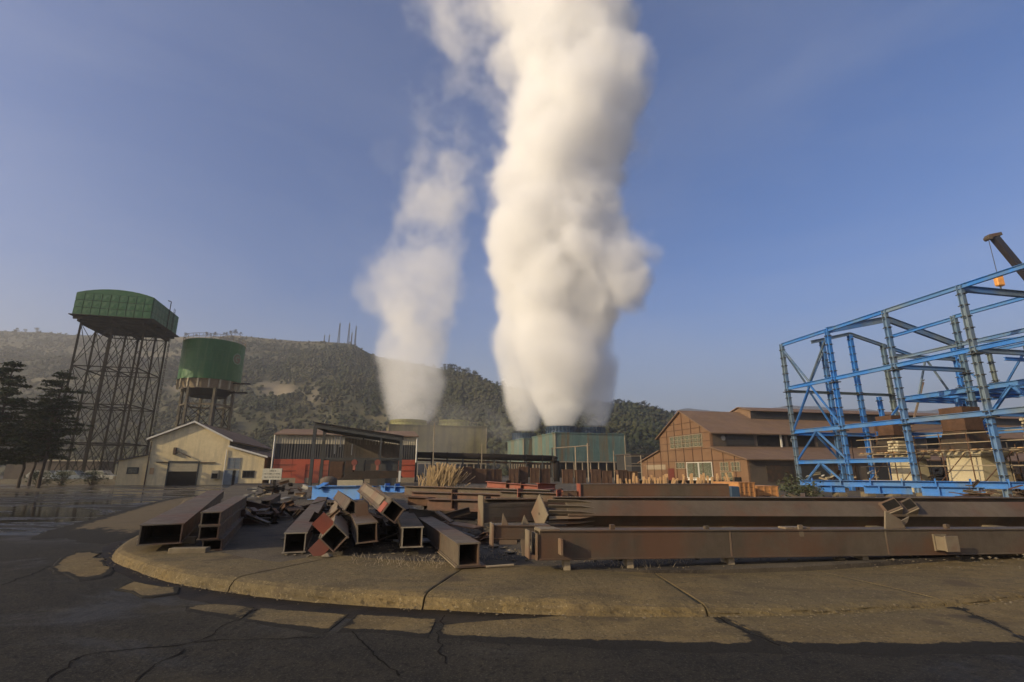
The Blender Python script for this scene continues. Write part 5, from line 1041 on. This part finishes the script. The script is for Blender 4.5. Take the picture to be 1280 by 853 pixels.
# ------------------------------------------------------------ loose stones, chips and weeds on the platform
rg = random.Random(9); mb = MB()
ico = [(0,0,1),(.9,0,.4),(.28,.85,.4),(-.72,.53,.4),(-.72,-.53,.4),(.28,-.85,.4),(0,0,-.5)]
icf = [(0,1,2),(0,2,3),(0,3,4),(0,4,5),(0,5,1),(1,6,2),(2,6,3),(3,6,4),(4,6,5),(5,6,1)]
def stone(p, s):
    Mx = Matrix.Translation(p) @ Matrix.Rotation(rg.uniform(0, 6), 4, 'Z') @ Matrix.Diagonal((s*rg.uniform(.7, 1.5), s*rg.uniform(.6, 1.2), s*rg.uniform(.4, .8), 1)); mb.add(ico, icf, Mx)
for i in range(5200):
    Y = rg.uniform(9, 30); X = rg.uniform(-.42, 1.05) * Y
    if X < -.47 * Y + .5: continue
    stone(Vector((X, Y, .155)), rg.uniform(.01, .05) * (1 + (rg.random() < .05) * 2))
for i in range(900):
    p = edge[rg.randrange(30, len(edge) - 20)]; stone(Vector((p.x + rg.gauss(0, .1), p.y - abs(rg.gauss(.07, .05)), .008)), rg.uniform(.005, .022))
for i in range(200):
    c_ = gnd(rg.uniform(640, 1280), rg.uniform(697, 712), .16); stone(c_, rg.uniform(.006, .022))
for i in range(120): stone(gnd(rg.uniform(595, 640), rg.uniform(640, 665), .16), rg.uniform(.02, .06))
tag(mb.build('loose_stones', M['rock']), 'loose stones and chips scattered over the yard', 'stones', kind='stuff')
mb = MB()
for i in range(650):
    u = rg.random(); c_ = gnd(440 + u * 420, 699 + rg.gauss(0, 4) + 6 * math.sin(u * 9), .155); h_ = rg.uniform(.02, .09); a = rg.uniform(0, 6.3); t_ = c_ + Vector((math.cos(a)*h_*.7, math.sin(a)*h_*.7, h_)); n0_ = len(mb.v); mb.v += [tuple(c_ - Vector((.004, 0, 0))), tuple(c_ + Vector((.004, 0, 0))), tuple(t_)]; mb.f.append((n0_, n0_+1, n0_+2))
tag(mb.build('dry_weeds', M['wood_grey']), 'thin dry weeds along the edge of the girders', 'weeds', kind='stuff')
for px, py, lab, L_ in ((625, 708, 'short pale stick lying on the slab by the sunlit girder end', .42),):
    c_ = gnd(px, py, .18); mb = MB(); mb.tube((-L_/2, -.05, 0), (L_/2, .06, .01), .018, 7); o = mb.build('stick', M['wood_grey']); o.location = c_; tag(o, lab, 'stick')

# ------------------------------------------------------------ hill, forest, mountains
rpx = [-900, -500, -250, -60, 0, 60, 90, 150, 220, 270, 290, 340, 380, 400, 440, 460, 480, 520, 560, 600, 625, 680, 760, 790, 810, 830, 860, 900, 960, 1040]
rpy = [430, 418, 408, 411, 414, 416, 419, 420, 421, 421, 419, 424, 427, 427, 430, 441, 449, 455, 463, 477, 487, 497, 511, 510, 514, 522, 531, 545, 562, 584]
rY_ = [520, 520, 540, 560, 560, 560, 555, 540, 520, 510, 505, 490, 475, 470, 450, 440, 430, 400, 375, 350, 340, 325, 320, 320, 318, 315, 310, 300, 290, 285]
def ridge(px): return np.interp(px, rpx, rpy), np.interp(px, rpx, rY_)
def hill_pt(px, v):
    py, YR = ridge(px); foot = 176 + 12 * math.sin(px * .006)
    rp = at(px, float(py), float(YR)); ratio = rp.x / rp.y
    Y = foot + (YR - foot) * v
    bench = .80 * v ** 1.15 + .20 * (v + .06 * math.sin(v * 13 + px * .004))
    if v <= 1: z = rp.z * min(1, bench / (.80 + .20 * (1 + .06 * math.sin(13 + px * .004))))
    else: z = rp.z * (1 - (v - 1) * 1.1)
    q = Vector((ratio * Y * .012, Y * .012, 0)); amp = math.sin(min(1, v) * math.pi) * 11 if v < 1 else 0
    z += amp * mnoise.fractal(q, .9, 2.1, 5) + (1.5 * mnoise.noise(q * 9) if v < .98 else .8 * mnoise.noise(q * 9) * .4)
    return Vector((ratio * Y, Y, max(z, -.5) if v > 0.02 else -1))
# bare places: cliff band at upper left, mound in the middle
def bare(px, v):
    b_ = 0
    if px < 330: b_ = max(b_, math.exp(-((v - .80 - .03 * math.sin(px * .03)) / .075) ** 2) * (.62 if px < 235 else .5))
    b_ = max(b_, math.exp(-((px - 362) / 34) ** 2 - ((v - .44) / .06) ** 2) * 1.3, math.exp(-((px - 235) / 30) ** 2 - ((v - .45) / .04) ** 2) * .9, math.exp(-((px - 400) / 12) ** 2 - ((v - .36) / .10) ** 2) * .8)
    if 215 < px < 470: b_ = max(b_, max(0, (v - .90) * 11) * (.55 if px > 300 else .8))
    if 560 < px < 640: b_ = max(b_, math.exp(-((v - .88) / .06) ** 2) * .8)
    return b_
cols = list(np.arange(-900, 1045, 6.0)); vs_ = list(np.linspace(0, 1, 90)) + [1.15, 1.35, 1.7]
mb = MB()
for v in vs_:
    for c in cols: mb.v.append(tuple(hill_pt(c, v)))
nc = len(cols); mb.f = [(j*nc+i, j*nc+i+1, (j+1)*nc+i+1, (j+1)*nc+i) for j in range(len(vs_)-1) for i in range(nc-1)]
hm = mat('hill_soil', (.115, .098, .050), (.062, .060, .027), .02, .95, bump=.0, dirt=(.030, .034, .013), dscale=.05)
ht = hm.node_tree; pb = ht.nodes['Principled BSDF']; old = pb.inputs['Base Color'].links[0].from_socket
ha = ht.nodes.new('ShaderNodeAttribute'); ha.attribute_name = 'bare'; hx = ht.nodes.new('ShaderNodeMix'); hx.data_type = 'RGBA'; hn = ht.nodes.new('ShaderNodeTexNoise'); hn.inputs['Scale'].default_value = .07; hn.inputs['Detail'].default_value = 8; hq = ht.nodes.new('ShaderNodeMath'); hq.operation = 'MULTIPLY'; hr2 = ht.nodes.new('ShaderNodeMapRange'); hr2.inputs[1].default_value = .18; hr2.inputs[2].default_value = .5
ht.links.new(ha.outputs['Fac'], hq.inputs[0]); ht.links.new(hn.outputs[0], hq.inputs[1]); ht.links.new(hq.outputs[0], hr2.inputs[0]); ht.links.new(hr2.outputs[0], hx.inputs[0]); ht.links.new(old, hx.inputs[6]); hx.inputs[7].default_value = (.27, .215, .135, 1); ht.links.new(hx.outputs[2], pb.inputs['Base Color'])
ho = mb.build('hill', hm, smooth=True, kind='structure'); ha_ = ho.data.attributes.new('bare', 'FLOAT', 'POINT'); ha_.data.foreach_set('value', [min(1, bare(c, v)) for v in vs_ for c in cols])
nrng = np.random.default_rng(5)
t_ = (1 + 5 ** .5) / 2
ico0 = np.array([(-1,t_,0),(1,t_,0),(-1,-t_,0),(1,-t_,0),(0,-1,t_),(0,1,t_),(0,-1,-t_),(0,1,-t_),(t_,0,-1),(t_,0,1),(-t_,0,-1),(-t_,0,1)]) / math.sqrt(1 + t_*t_)
icof = np.array([(0,11,5),(0,5,1),(0,1,7),(0,7,10),(0,10,11),(1,5,9),(5,11,4),(11,10,2),(10,7,6),(7,1,8),(3,9,4),(3,4,2),(3,2,6),(3,6,8),(3,8,9),(4,9,5),(2,4,11),(6,2,10),(8,6,7),(9,8,1)])
VV = []; FF = []; cnt = 0; placed = 0; rg = random.Random(31)
M['forest'] = mat('forest_green', (.022, .030, .009), (.042, .044, .015), .03, .9, dirt=(.058, .050, .020), dscale=.035)
M['forest_dark'] = mat('dark_conifer', (.020, .027, .012), (.032, .036, .018), .02, .9)
while placed < 42000:
    px = rg.uniform(-330, 1000); v = rg.random() ** .8
    if v > .995: continue
    p = hill_pt(px, v)
    dn = mnoise.fractal(Vector((p.x * .010, p.y * .014, 3)), 1, 2, 4)
    keep = .72 + .8 * dn
    if px > 560: keep += .35
    if px < 120: keep += .15
    keep *= max(0, 1 - 1.25 * bare(px, v))
    if rg.random() > keep: continue
    placed += 1
    s = rg.uniform(.6, 1.9) * (.7 if v > .93 and px < 560 else 1) * (1.15 if px > 560 else 1)
    for k in range(rg.choice((1, 2, 3))):
        cc = np.array((p.x + rg.gauss(0, s*.5), p.y + rg.gauss(0, s*.5), p.z + s * (.35 + .55 * k))); ss = s * rg.uniform(.45, .8)
        pts = ico0 * (1 + nrng.uniform(-.30, .35, (12, 1))) * ss * np.array((1, 1, .85)) + cc
        VV.append(pts); FF.append(icof + cnt); cnt += 12
me = bpy.data.meshes.new('hillside_forest'); V_ = np.concatenate(VV); F_ = np.concatenate(FF)
me.vertices.add(len(V_)); me.vertices.foreach_set('co', V_.astype(np.float32).ravel()); me.loops.add(F_.size); me.loops.foreach_set('vertex_index', F_.astype(np.int32).ravel()); me.polygons.add(len(F_)); me.polygons.foreach_set('loop_start', np.arange(0, F_.size, 3, dtype=np.int32)); me.polygons.foreach_set('loop_total', np.full(len(F_), 3, dtype=np.int32)); me.materials.append(M['forest']); me.update(); me.validate()
tag(link('hillside_forest', me), 'scrubby forest covering the hillside', 'forest', kind='stuff')
# single pines standing on the skyline
def skyline(px, s, seed, lab='small dark pine standing on the hill skyline', grp='pines on the hill skyline'):
    rg = random.Random(seed); p = hill_pt(px, .995); t = thing('skyline_pine', lab, 'tree', p, group=grp); mb = MB(); mb.tube((0, 0, -1), (0, 0, s), .04 * s, 5, .01 * s); mb.build('trunk', M['bark'], t); fb = MB()
    for i in range(26): z = rg.uniform(.35, 1.1); r_ = (1.15 - z) * .55 + .12; d = Vector((rg.uniform(-r_, r_) * s, rg.uniform(-r_, r_) * s, z * s)); clump(fb, d, .2 * s, 9, .10 * s, .6, rg)
    fb.build('crown', M['forest_dark'], t, kind='stuff')
i = 0
for px in [20, 32, 46, 118, 140, 232, 246, 258, 262, 268, 280, 284, 288, 293, 300, 556, 562, 568, 573, 578, 584, 590, 594, 600, 607, 614, 621, 628, 764, 769, 775, 780, 786, 791, 796, 800, 806, 811, 816, 822, 828, 834, 841, 849]:
    wh = 'left ridge' if px < 400 else ('slope between the two steam columns' if px < 700 else 'slope right of the big steam column'); skyline(px + .7 * math.sin(i * 5), rnd.uniform(3.2, 6.2), 100 + i, 'small dark pine on the skyline of the ' + wh, 'skyline pines on the ' + wh); i += 1
# antenna masts on the ridge
for px, h, w, lab in ((423, 19.5, 1.6, 'lattice antenna mast on the ridge, leftmost of the tall three'), (435, 20, 1.4, 'lattice antenna mast on the ridge, middle of the tall three'), (443.5, 18.5, 1.2, 'lattice antenna mast on the ridge, right of the tall three'), (439, 11, .9, 'short antenna mast tucked between the two right masts'), (411, 7.5, .7, 'short antenna mast left of the tall masts'), (405, 7, .6, 'shortest antenna mast furthest left on the ridge')):
    p = hill_pt(px, 1.0); r_ = thing('antenna_mast', lab, 'antenna mast', p - Vector((0, 0, .5))); mb = MB(); n = 8
    c4 = [(-1, -1), (1, -1), (1, 1), (-1, 1)]
    for a, b_ in c4: mb.tube((a*w/2, b_*w/2, 0), (a*w*.15, b_*w*.15, h), .17, 4)
    mb.build('mast_legs', M['dark_steel'], r_); mb = MB()
    for i in range(n):
        f0, f1 = i/n, (i+1)/n; w0, w1 = w/2 * (1 - .7*f0), w/2 * (1 - .7*f1)
        for j in range(4): a, b_ = c4[j], c4[(j+1) % 4]; mb.tube((a[0]*w0, a[1]*w0, h*f0), (b_[0]*w1, b_[1]*w1, h*f1), .06, 4)
    mb.build('lattice', M['dark_steel'], r_); mb = MB(); mb.tube((-.5, 0, h*.8), (.5, 0, h*.8), .35, 8); mb.tube((.3, 0, h * .9), (.9, 0, h*.9), .4, 8); mb.build('dish', M['grey_steel'], r_); mb = MB(); mb.tube((0, 0, h), (0, 0, h + 2.2), .06, 4); mb.build('aerial', M['dark_steel'], r_)
# far mountains
def far_range(name, pts, Y, m):
    xs = np.arange(pts[0][0], pts[-1][0] + 1, 7.0); mb = MB(); nv = 9
    for x in xs:
        py = float(np.interp(x, [p[0] for p in pts], [p[1] for p in pts])) + 1.6 * mnoise.fractal(Vector((x * .03, 0, Y)), 1, 2, 4); p = at(x, py, Y)
        for j in range(nv): v = j / (nv - 1); mb.v.append((p.x * (.70 + .3*v), p.y * (.70 + .3*v), p.z * v ** 1.2 + (8 * mnoise.noise(Vector((x*.02, v*4, 1))) * math.sin(math.pi * v)) - (1 if j == 0 else 0)))
    mb.f = [(i*nv+j, (i+1)*nv+j, (i+1)*nv+j+1, i*nv+j+1) for i in range(len(xs)-1) for j in range(nv-1)]; mb.build(name, m, smooth=True, kind='structure')
mm = mat('mountain', (.05, .05, .035), (.08, .07, .05), .004, .95)
far_range('mountain', [(700, 560), (800, 530), (832, 516), (858, 510), (885, 514), (930, 516), (985, 507), (1060, 511), (1120, 516), (1175, 512), (1230, 518), (1330, 512), (1500, 520), (1800, 540)], 1150, mm)

# ------------------------------------------------------------ steam
class NB:
    def __init__(s, nt): s.t = nt
    def m(s, op, *a, clamp=False):
        n = s.t.nodes.new('ShaderNodeMath'); n.operation = op; n.use_clamp = clamp
        for i, x in enumerate(a):
            if isinstance(x, (int, float)): n.inputs[i].default_value = x
            else: s.t.links.new(x, n.inputs[i])
        return n.outputs[0]
    def v(s, op, *a):
        n = s.t.nodes.new('ShaderNodeVectorMath'); n.operation = op
        for i, x in enumerate(a):
            if isinstance(x, tuple): n.inputs[i].default_value = x
            elif isinstance(x, (int, float)): n.inputs['Scale'].default_value = x
            else: s.t.links.new(x, n.inputs[i])
        return n.outputs['Value' if op in ('LENGTH', 'DISTANCE') else 'Vector']
    def noise(s, vec, scale, detail, rough=.5):
        n = s.t.nodes.new('ShaderNodeTexNoise'); n.inputs['Scale'].default_value = scale; n.inputs['Detail'].default_value = detail; n.inputs['Roughness'].default_value = rough; s.t.links.new(vec, n.inputs['Vector']); return n.outputs[0], n.outputs[1]
    def mr(s, x, a, b, c, d):
        n = s.t.nodes.new('ShaderNodeMapRange'); n.interpolation_type = 'SMOOTHSTEP'; s.t.links.new(x, n.inputs[0])
        for i, q in enumerate((a, b, c, d)): n.inputs[i+1].default_value = q
        return n.outputs[0]
    def curve(s, x, pts):
        xs = [p[0] for p in pts]; ys = [p[1] for p in pts]; x0, x1 = min(xs), max(xs); y0, y1 = min(ys), max(ys)
        if y1 - y0 < 1e-6: y1 = y0 + 1
        n = s.t.nodes.new('ShaderNodeFloatCurve'); c = n.mapping.curves[0]; P = [((a-x0)/(x1-x0), (b-y0)/(y1-y0)) for a, b in pts]
        c.points[0].location = P[0]; c.points[1].location = P[-1]
        for q in P[1:-1]: c.points.new(*q)
        n.mapping.use_clip = False; n.mapping.update()
        s.t.links.new(s.m('MULTIPLY_ADD', x, 1/(x1-x0), -x0/(x1-x0), clamp=True), n.inputs['Value']); return s.m('MULTIPLY_ADD', n.outputs[0], y1-y0, y0)
SM = bpy.data.materials.new('steam'); SM.use_nodes = True; n_ = SM.node_tree; n_.nodes.clear()
so_ = n_.nodes.new('ShaderNodeOutputMaterial'); sv = n_.nodes.new('ShaderNodeVolumePrincipled'); sv.inputs['Color'].default_value = (.993, .990, .984, 1); sv.inputs['Density'].default_value = .6; sv.inputs['Anisotropy'].default_value = 0; n_.links.new(sv.outputs[0], so_.inputs['Volume'])
def steam(name, label, Y, segs, blobs, vox, seed, warp=1.0, grow_h=35):
    """segs = rows (py, left px, right px, density); blobs = side puffs (px, py, radius px, density, depth offset)"""
    rows = sorted((at(l, py, Y).z, (at(l, py, Y).x + at(r_, py, Y).x) / 2, (at(r_, py, Y).x - at(l, py, Y).x) / 2, d) for py, l, r_, d in segs)
    z0, z1 = rows[0][0], rows[-1][0]; xs = [q for _, c, r_, _ in rows for q in (c-r_, c+r_)]; x0, x1 = min(xs) - 6, max(xs) + 6; rm = max(r_ for _, _, r_, _ in rows) + 4
    bl = []
    for px, py, rp, d, dy in blobs:
        c = at(px, py, Y); r_ = abs(at(px + rp, py, Y).x - c.x); bl.append((c.x, Y + dy, c.z, r_, d)); x0 = min(x0, c.x - r_ - 5); x1 = max(x1, c.x + r_ + 5)
    me = bpy.data.meshes.new(name); ob = link(name, me); g = bpy.data.node_groups.new(name, 'GeometryNodeTree'); g.interface.new_socket('Geometry', in_out='OUTPUT', socket_type='NodeSocketGeometry')
    N = g.nodes; L = g.links; out = N.new('NodeGroupOutput'); b = NB(g); P = N.new('GeometryNodeInputPosition').outputs[0]; Ps = b.v('ADD', P, (seed*37.1, seed*11.3, seed*5.7))
    def w(scale, amp, det): return b.v('SCALE', b.v('SUBTRACT', b.noise(Ps, scale, det)[1], (.5, .5, .5)), amp)
    sep = N.new('ShaderNodeSeparateXYZ'); L.new(P, sep.inputs[0]); grow = b.mr(sep.outputs[2], z0, z0 + grow_h, .10, 1)
    W1 = b.v('ADD', w(.035, 13*warp, 1), b.v('ADD', w(.1, 11*warp, 1), b.v('ADD', w(.24, 6.5*warp, 3), w(.7, 1.5*warp, 6))))
    n2 = N.new('ShaderNodeVectorMath'); n2.operation = 'SCALE'; L.new(W1, n2.inputs[0]); L.new(grow, n2.inputs['Scale']); Q = b.v('ADD', P, n2.outputs[0])
    sq = N.new('ShaderNodeSeparateXYZ'); L.new(Q, sq.inputs[0]); x, y, z = sq.outputs
    cx = b.curve(z, [(a, c) for a, c, _, _ in rows]); rr = b.curve(z, [(a, r_) for a, _, r_, _ in rows]); dd = b.curve(sep.outputs[2], [(a, d) for a, _, _, d in rows])
    dx = b.m('SUBTRACT', x, cx); dy = b.m('SUBTRACT', y, Y); dist = b.m('SQRT', b.m('ADD', b.m('MULTIPLY', dx, dx), b.m('MULTIPLY', dy, dy))); q = b.m('SUBTRACT', 1, b.m('DIVIDE', dist, rr))
    f, _ = b.noise(b.v('ADD', Ps, n2.outputs[0]), .09, 5, .6)
    dens = b.m('MULTIPLY', b.mr(q, -.06, .22, 0, 1), dd); thin = b.mr(dd, .0, .12, .60, .33); dens = b.m('MULTIPLY', dens, b.mr(b.m('SUBTRACT', f, thin), 0, .18, 0, 1))
    for (bx, by, bz, br_, bd_) in bl:
        dl = b.v('LENGTH', b.v('SUBTRACT', Q, (bx, by, bz))); qq = b.m('SUBTRACT', 1, b.m('DIVIDE', dl, br_)); dens = b.m('MAXIMUM', dens, b.m('MULTIPLY', b.mr(qq, -.05, .3, 0, bd_), b.mr(f, .3, .5, .2, 1)))
    zc = b.m('MULTIPLY', dens, b.m('GREATER_THAN', sep.outputs[2], z0 + .05)); vc = N.new('GeometryNodeVolumeCube'); L.new(zc, vc.inputs['Density'])
    mn = (x0, Y - rm - 4, z0); mx = (x1, Y + rm + 4, z1); vc.inputs['Min'].default_value = mn; vc.inputs['Max'].default_value = mx
    for i, k in enumerate('XYZ'): vc.inputs['Resolution ' + k].default_value = max(8, int((mx[i] - mn[i]) / vox))
    sm = N.new('GeometryNodeSetMaterial'); sm.inputs['Material'].default_value = SM; L.new(vc.outputs[0], sm.inputs[0]); L.new(sm.outputs[0], out.inputs[0]); mod = ob.modifiers.new('steam', 'NODES'); mod.node_group = g; me.materials.append(SM)
    return tag(ob, label, 'steam', kind='stuff')
steam('steam_plume', 'biggest white steam column rising from the teal towers', 120, [(533.5, 682, 718, .5), (515, 672, 730, .5), (485, 654, 746, .5), (450, 640, 760, .45), (400, 632, 764, .5), (350, 624, 772, .5), (300, 620, 778, .45), (250, 622, 776, .45), (200, 628, 790, .4), (150, 634, 796, .4), (100, 632, 798, .36), (50, 626, 796, .32), (0, 616, 794, .3), (-60, 606, 790, .2), (-110, 600, 790, .05)],
      [(764, 350, 50, .45, -5), (650, 235, 26, .4, -6), (640, 60, 40, .12, 4)], .5, 1)
steam('steam_plume', 'thin torn veil of steam at the upper left of the big column', 127, [(300, 596, 620, .005), (230, 586, 640, .02), (170, 572, 650, .042), (110, 556, 660, .052), (60, 538, 665, .065), (0, 516, 670, .07), (-70, 510, 680, .02)], [(775, 60, 42, .035, 0), (792, 180, 30, .025, 0), (780, 270, 26, .012, 0)], .7, 7, 1.2)
steam('steam_plume', 'grey steam trail climbing at the right edge of the big column', 122, [(534, 726, 758, .45), (515, 718, 764, .42), (490, 712, 768, .42), (450, 704, 776, .38), (400, 700, 778, .3), (330, 700, 790, .12), (260, 700, 800, .05)], [(752, 452, 27, .3, 0)], .6, 3)
steam('steam_plume', 'bluish steam trail from the set back fan at the left', 137, [(540, 644, 670, .35), (515, 634, 682, .35), (490, 628, 690, .35), (450, 620, 700, .33), (400, 616, 706, .28), (330, 612, 700, .15), (260, 612, 700, .05)], [], .65, 5)
steam('steam_plume', 'left steam column rising from the ochre tower and thinning upwards', 144, [(529, 486, 538, 0.165), (500, 478, 552, 0.165), (470, 474, 560, 0.155), (440, 466, 566, 0.140), (400, 464, 572, 0.165), (370, 464, 572, 0.108), (340, 470, 572, 0.101), (300, 488, 584, 0.079), (250, 492, 594, 0.086), (200, 500, 602, 0.068), (160, 508, 608, 0.052), (120, 500, 616, 0.038), (60, 490, 620, 0.020), (-40, 470, 630, 0.011)],
      [(470, 366, 36, .05, 0), (480, 200, 30, .012, 0)], .75, 2)
steam('steam_wisp', 'low thin steam drifting between the ochre and the teal towers', 108, [(596, 604, 640, .03), (570, 596, 650, .05), (545, 584, 650, .055), (515, 570, 640, .045), (480, 570, 640, .015)], [(540, 560, 60, .012, -4)], .7, 4, grow_h=6)

# ------------------------------------------------------------ haze
mb = MB(); mb.box((-1600, -1600, -1), (1600, 1600, 205)); hz = mb.build('haze', None, kind='stuff')
m = bpy.data.materials.new('haze'); m.use_nodes = True; n = m.node_tree; n.nodes.clear(); o = n.nodes.new('ShaderNodeOutputMaterial'); v = n.nodes.new('ShaderNodeVolumePrincipled'); v.inputs['Color'].default_value = (1, .965, .90, 1); v.inputs['Anisotropy'].default_value = .6; v.inputs['Density'].default_value = .00066; n.links.new(v.outputs[0], o.inputs['Volume']); hz.data.materials.append(m)
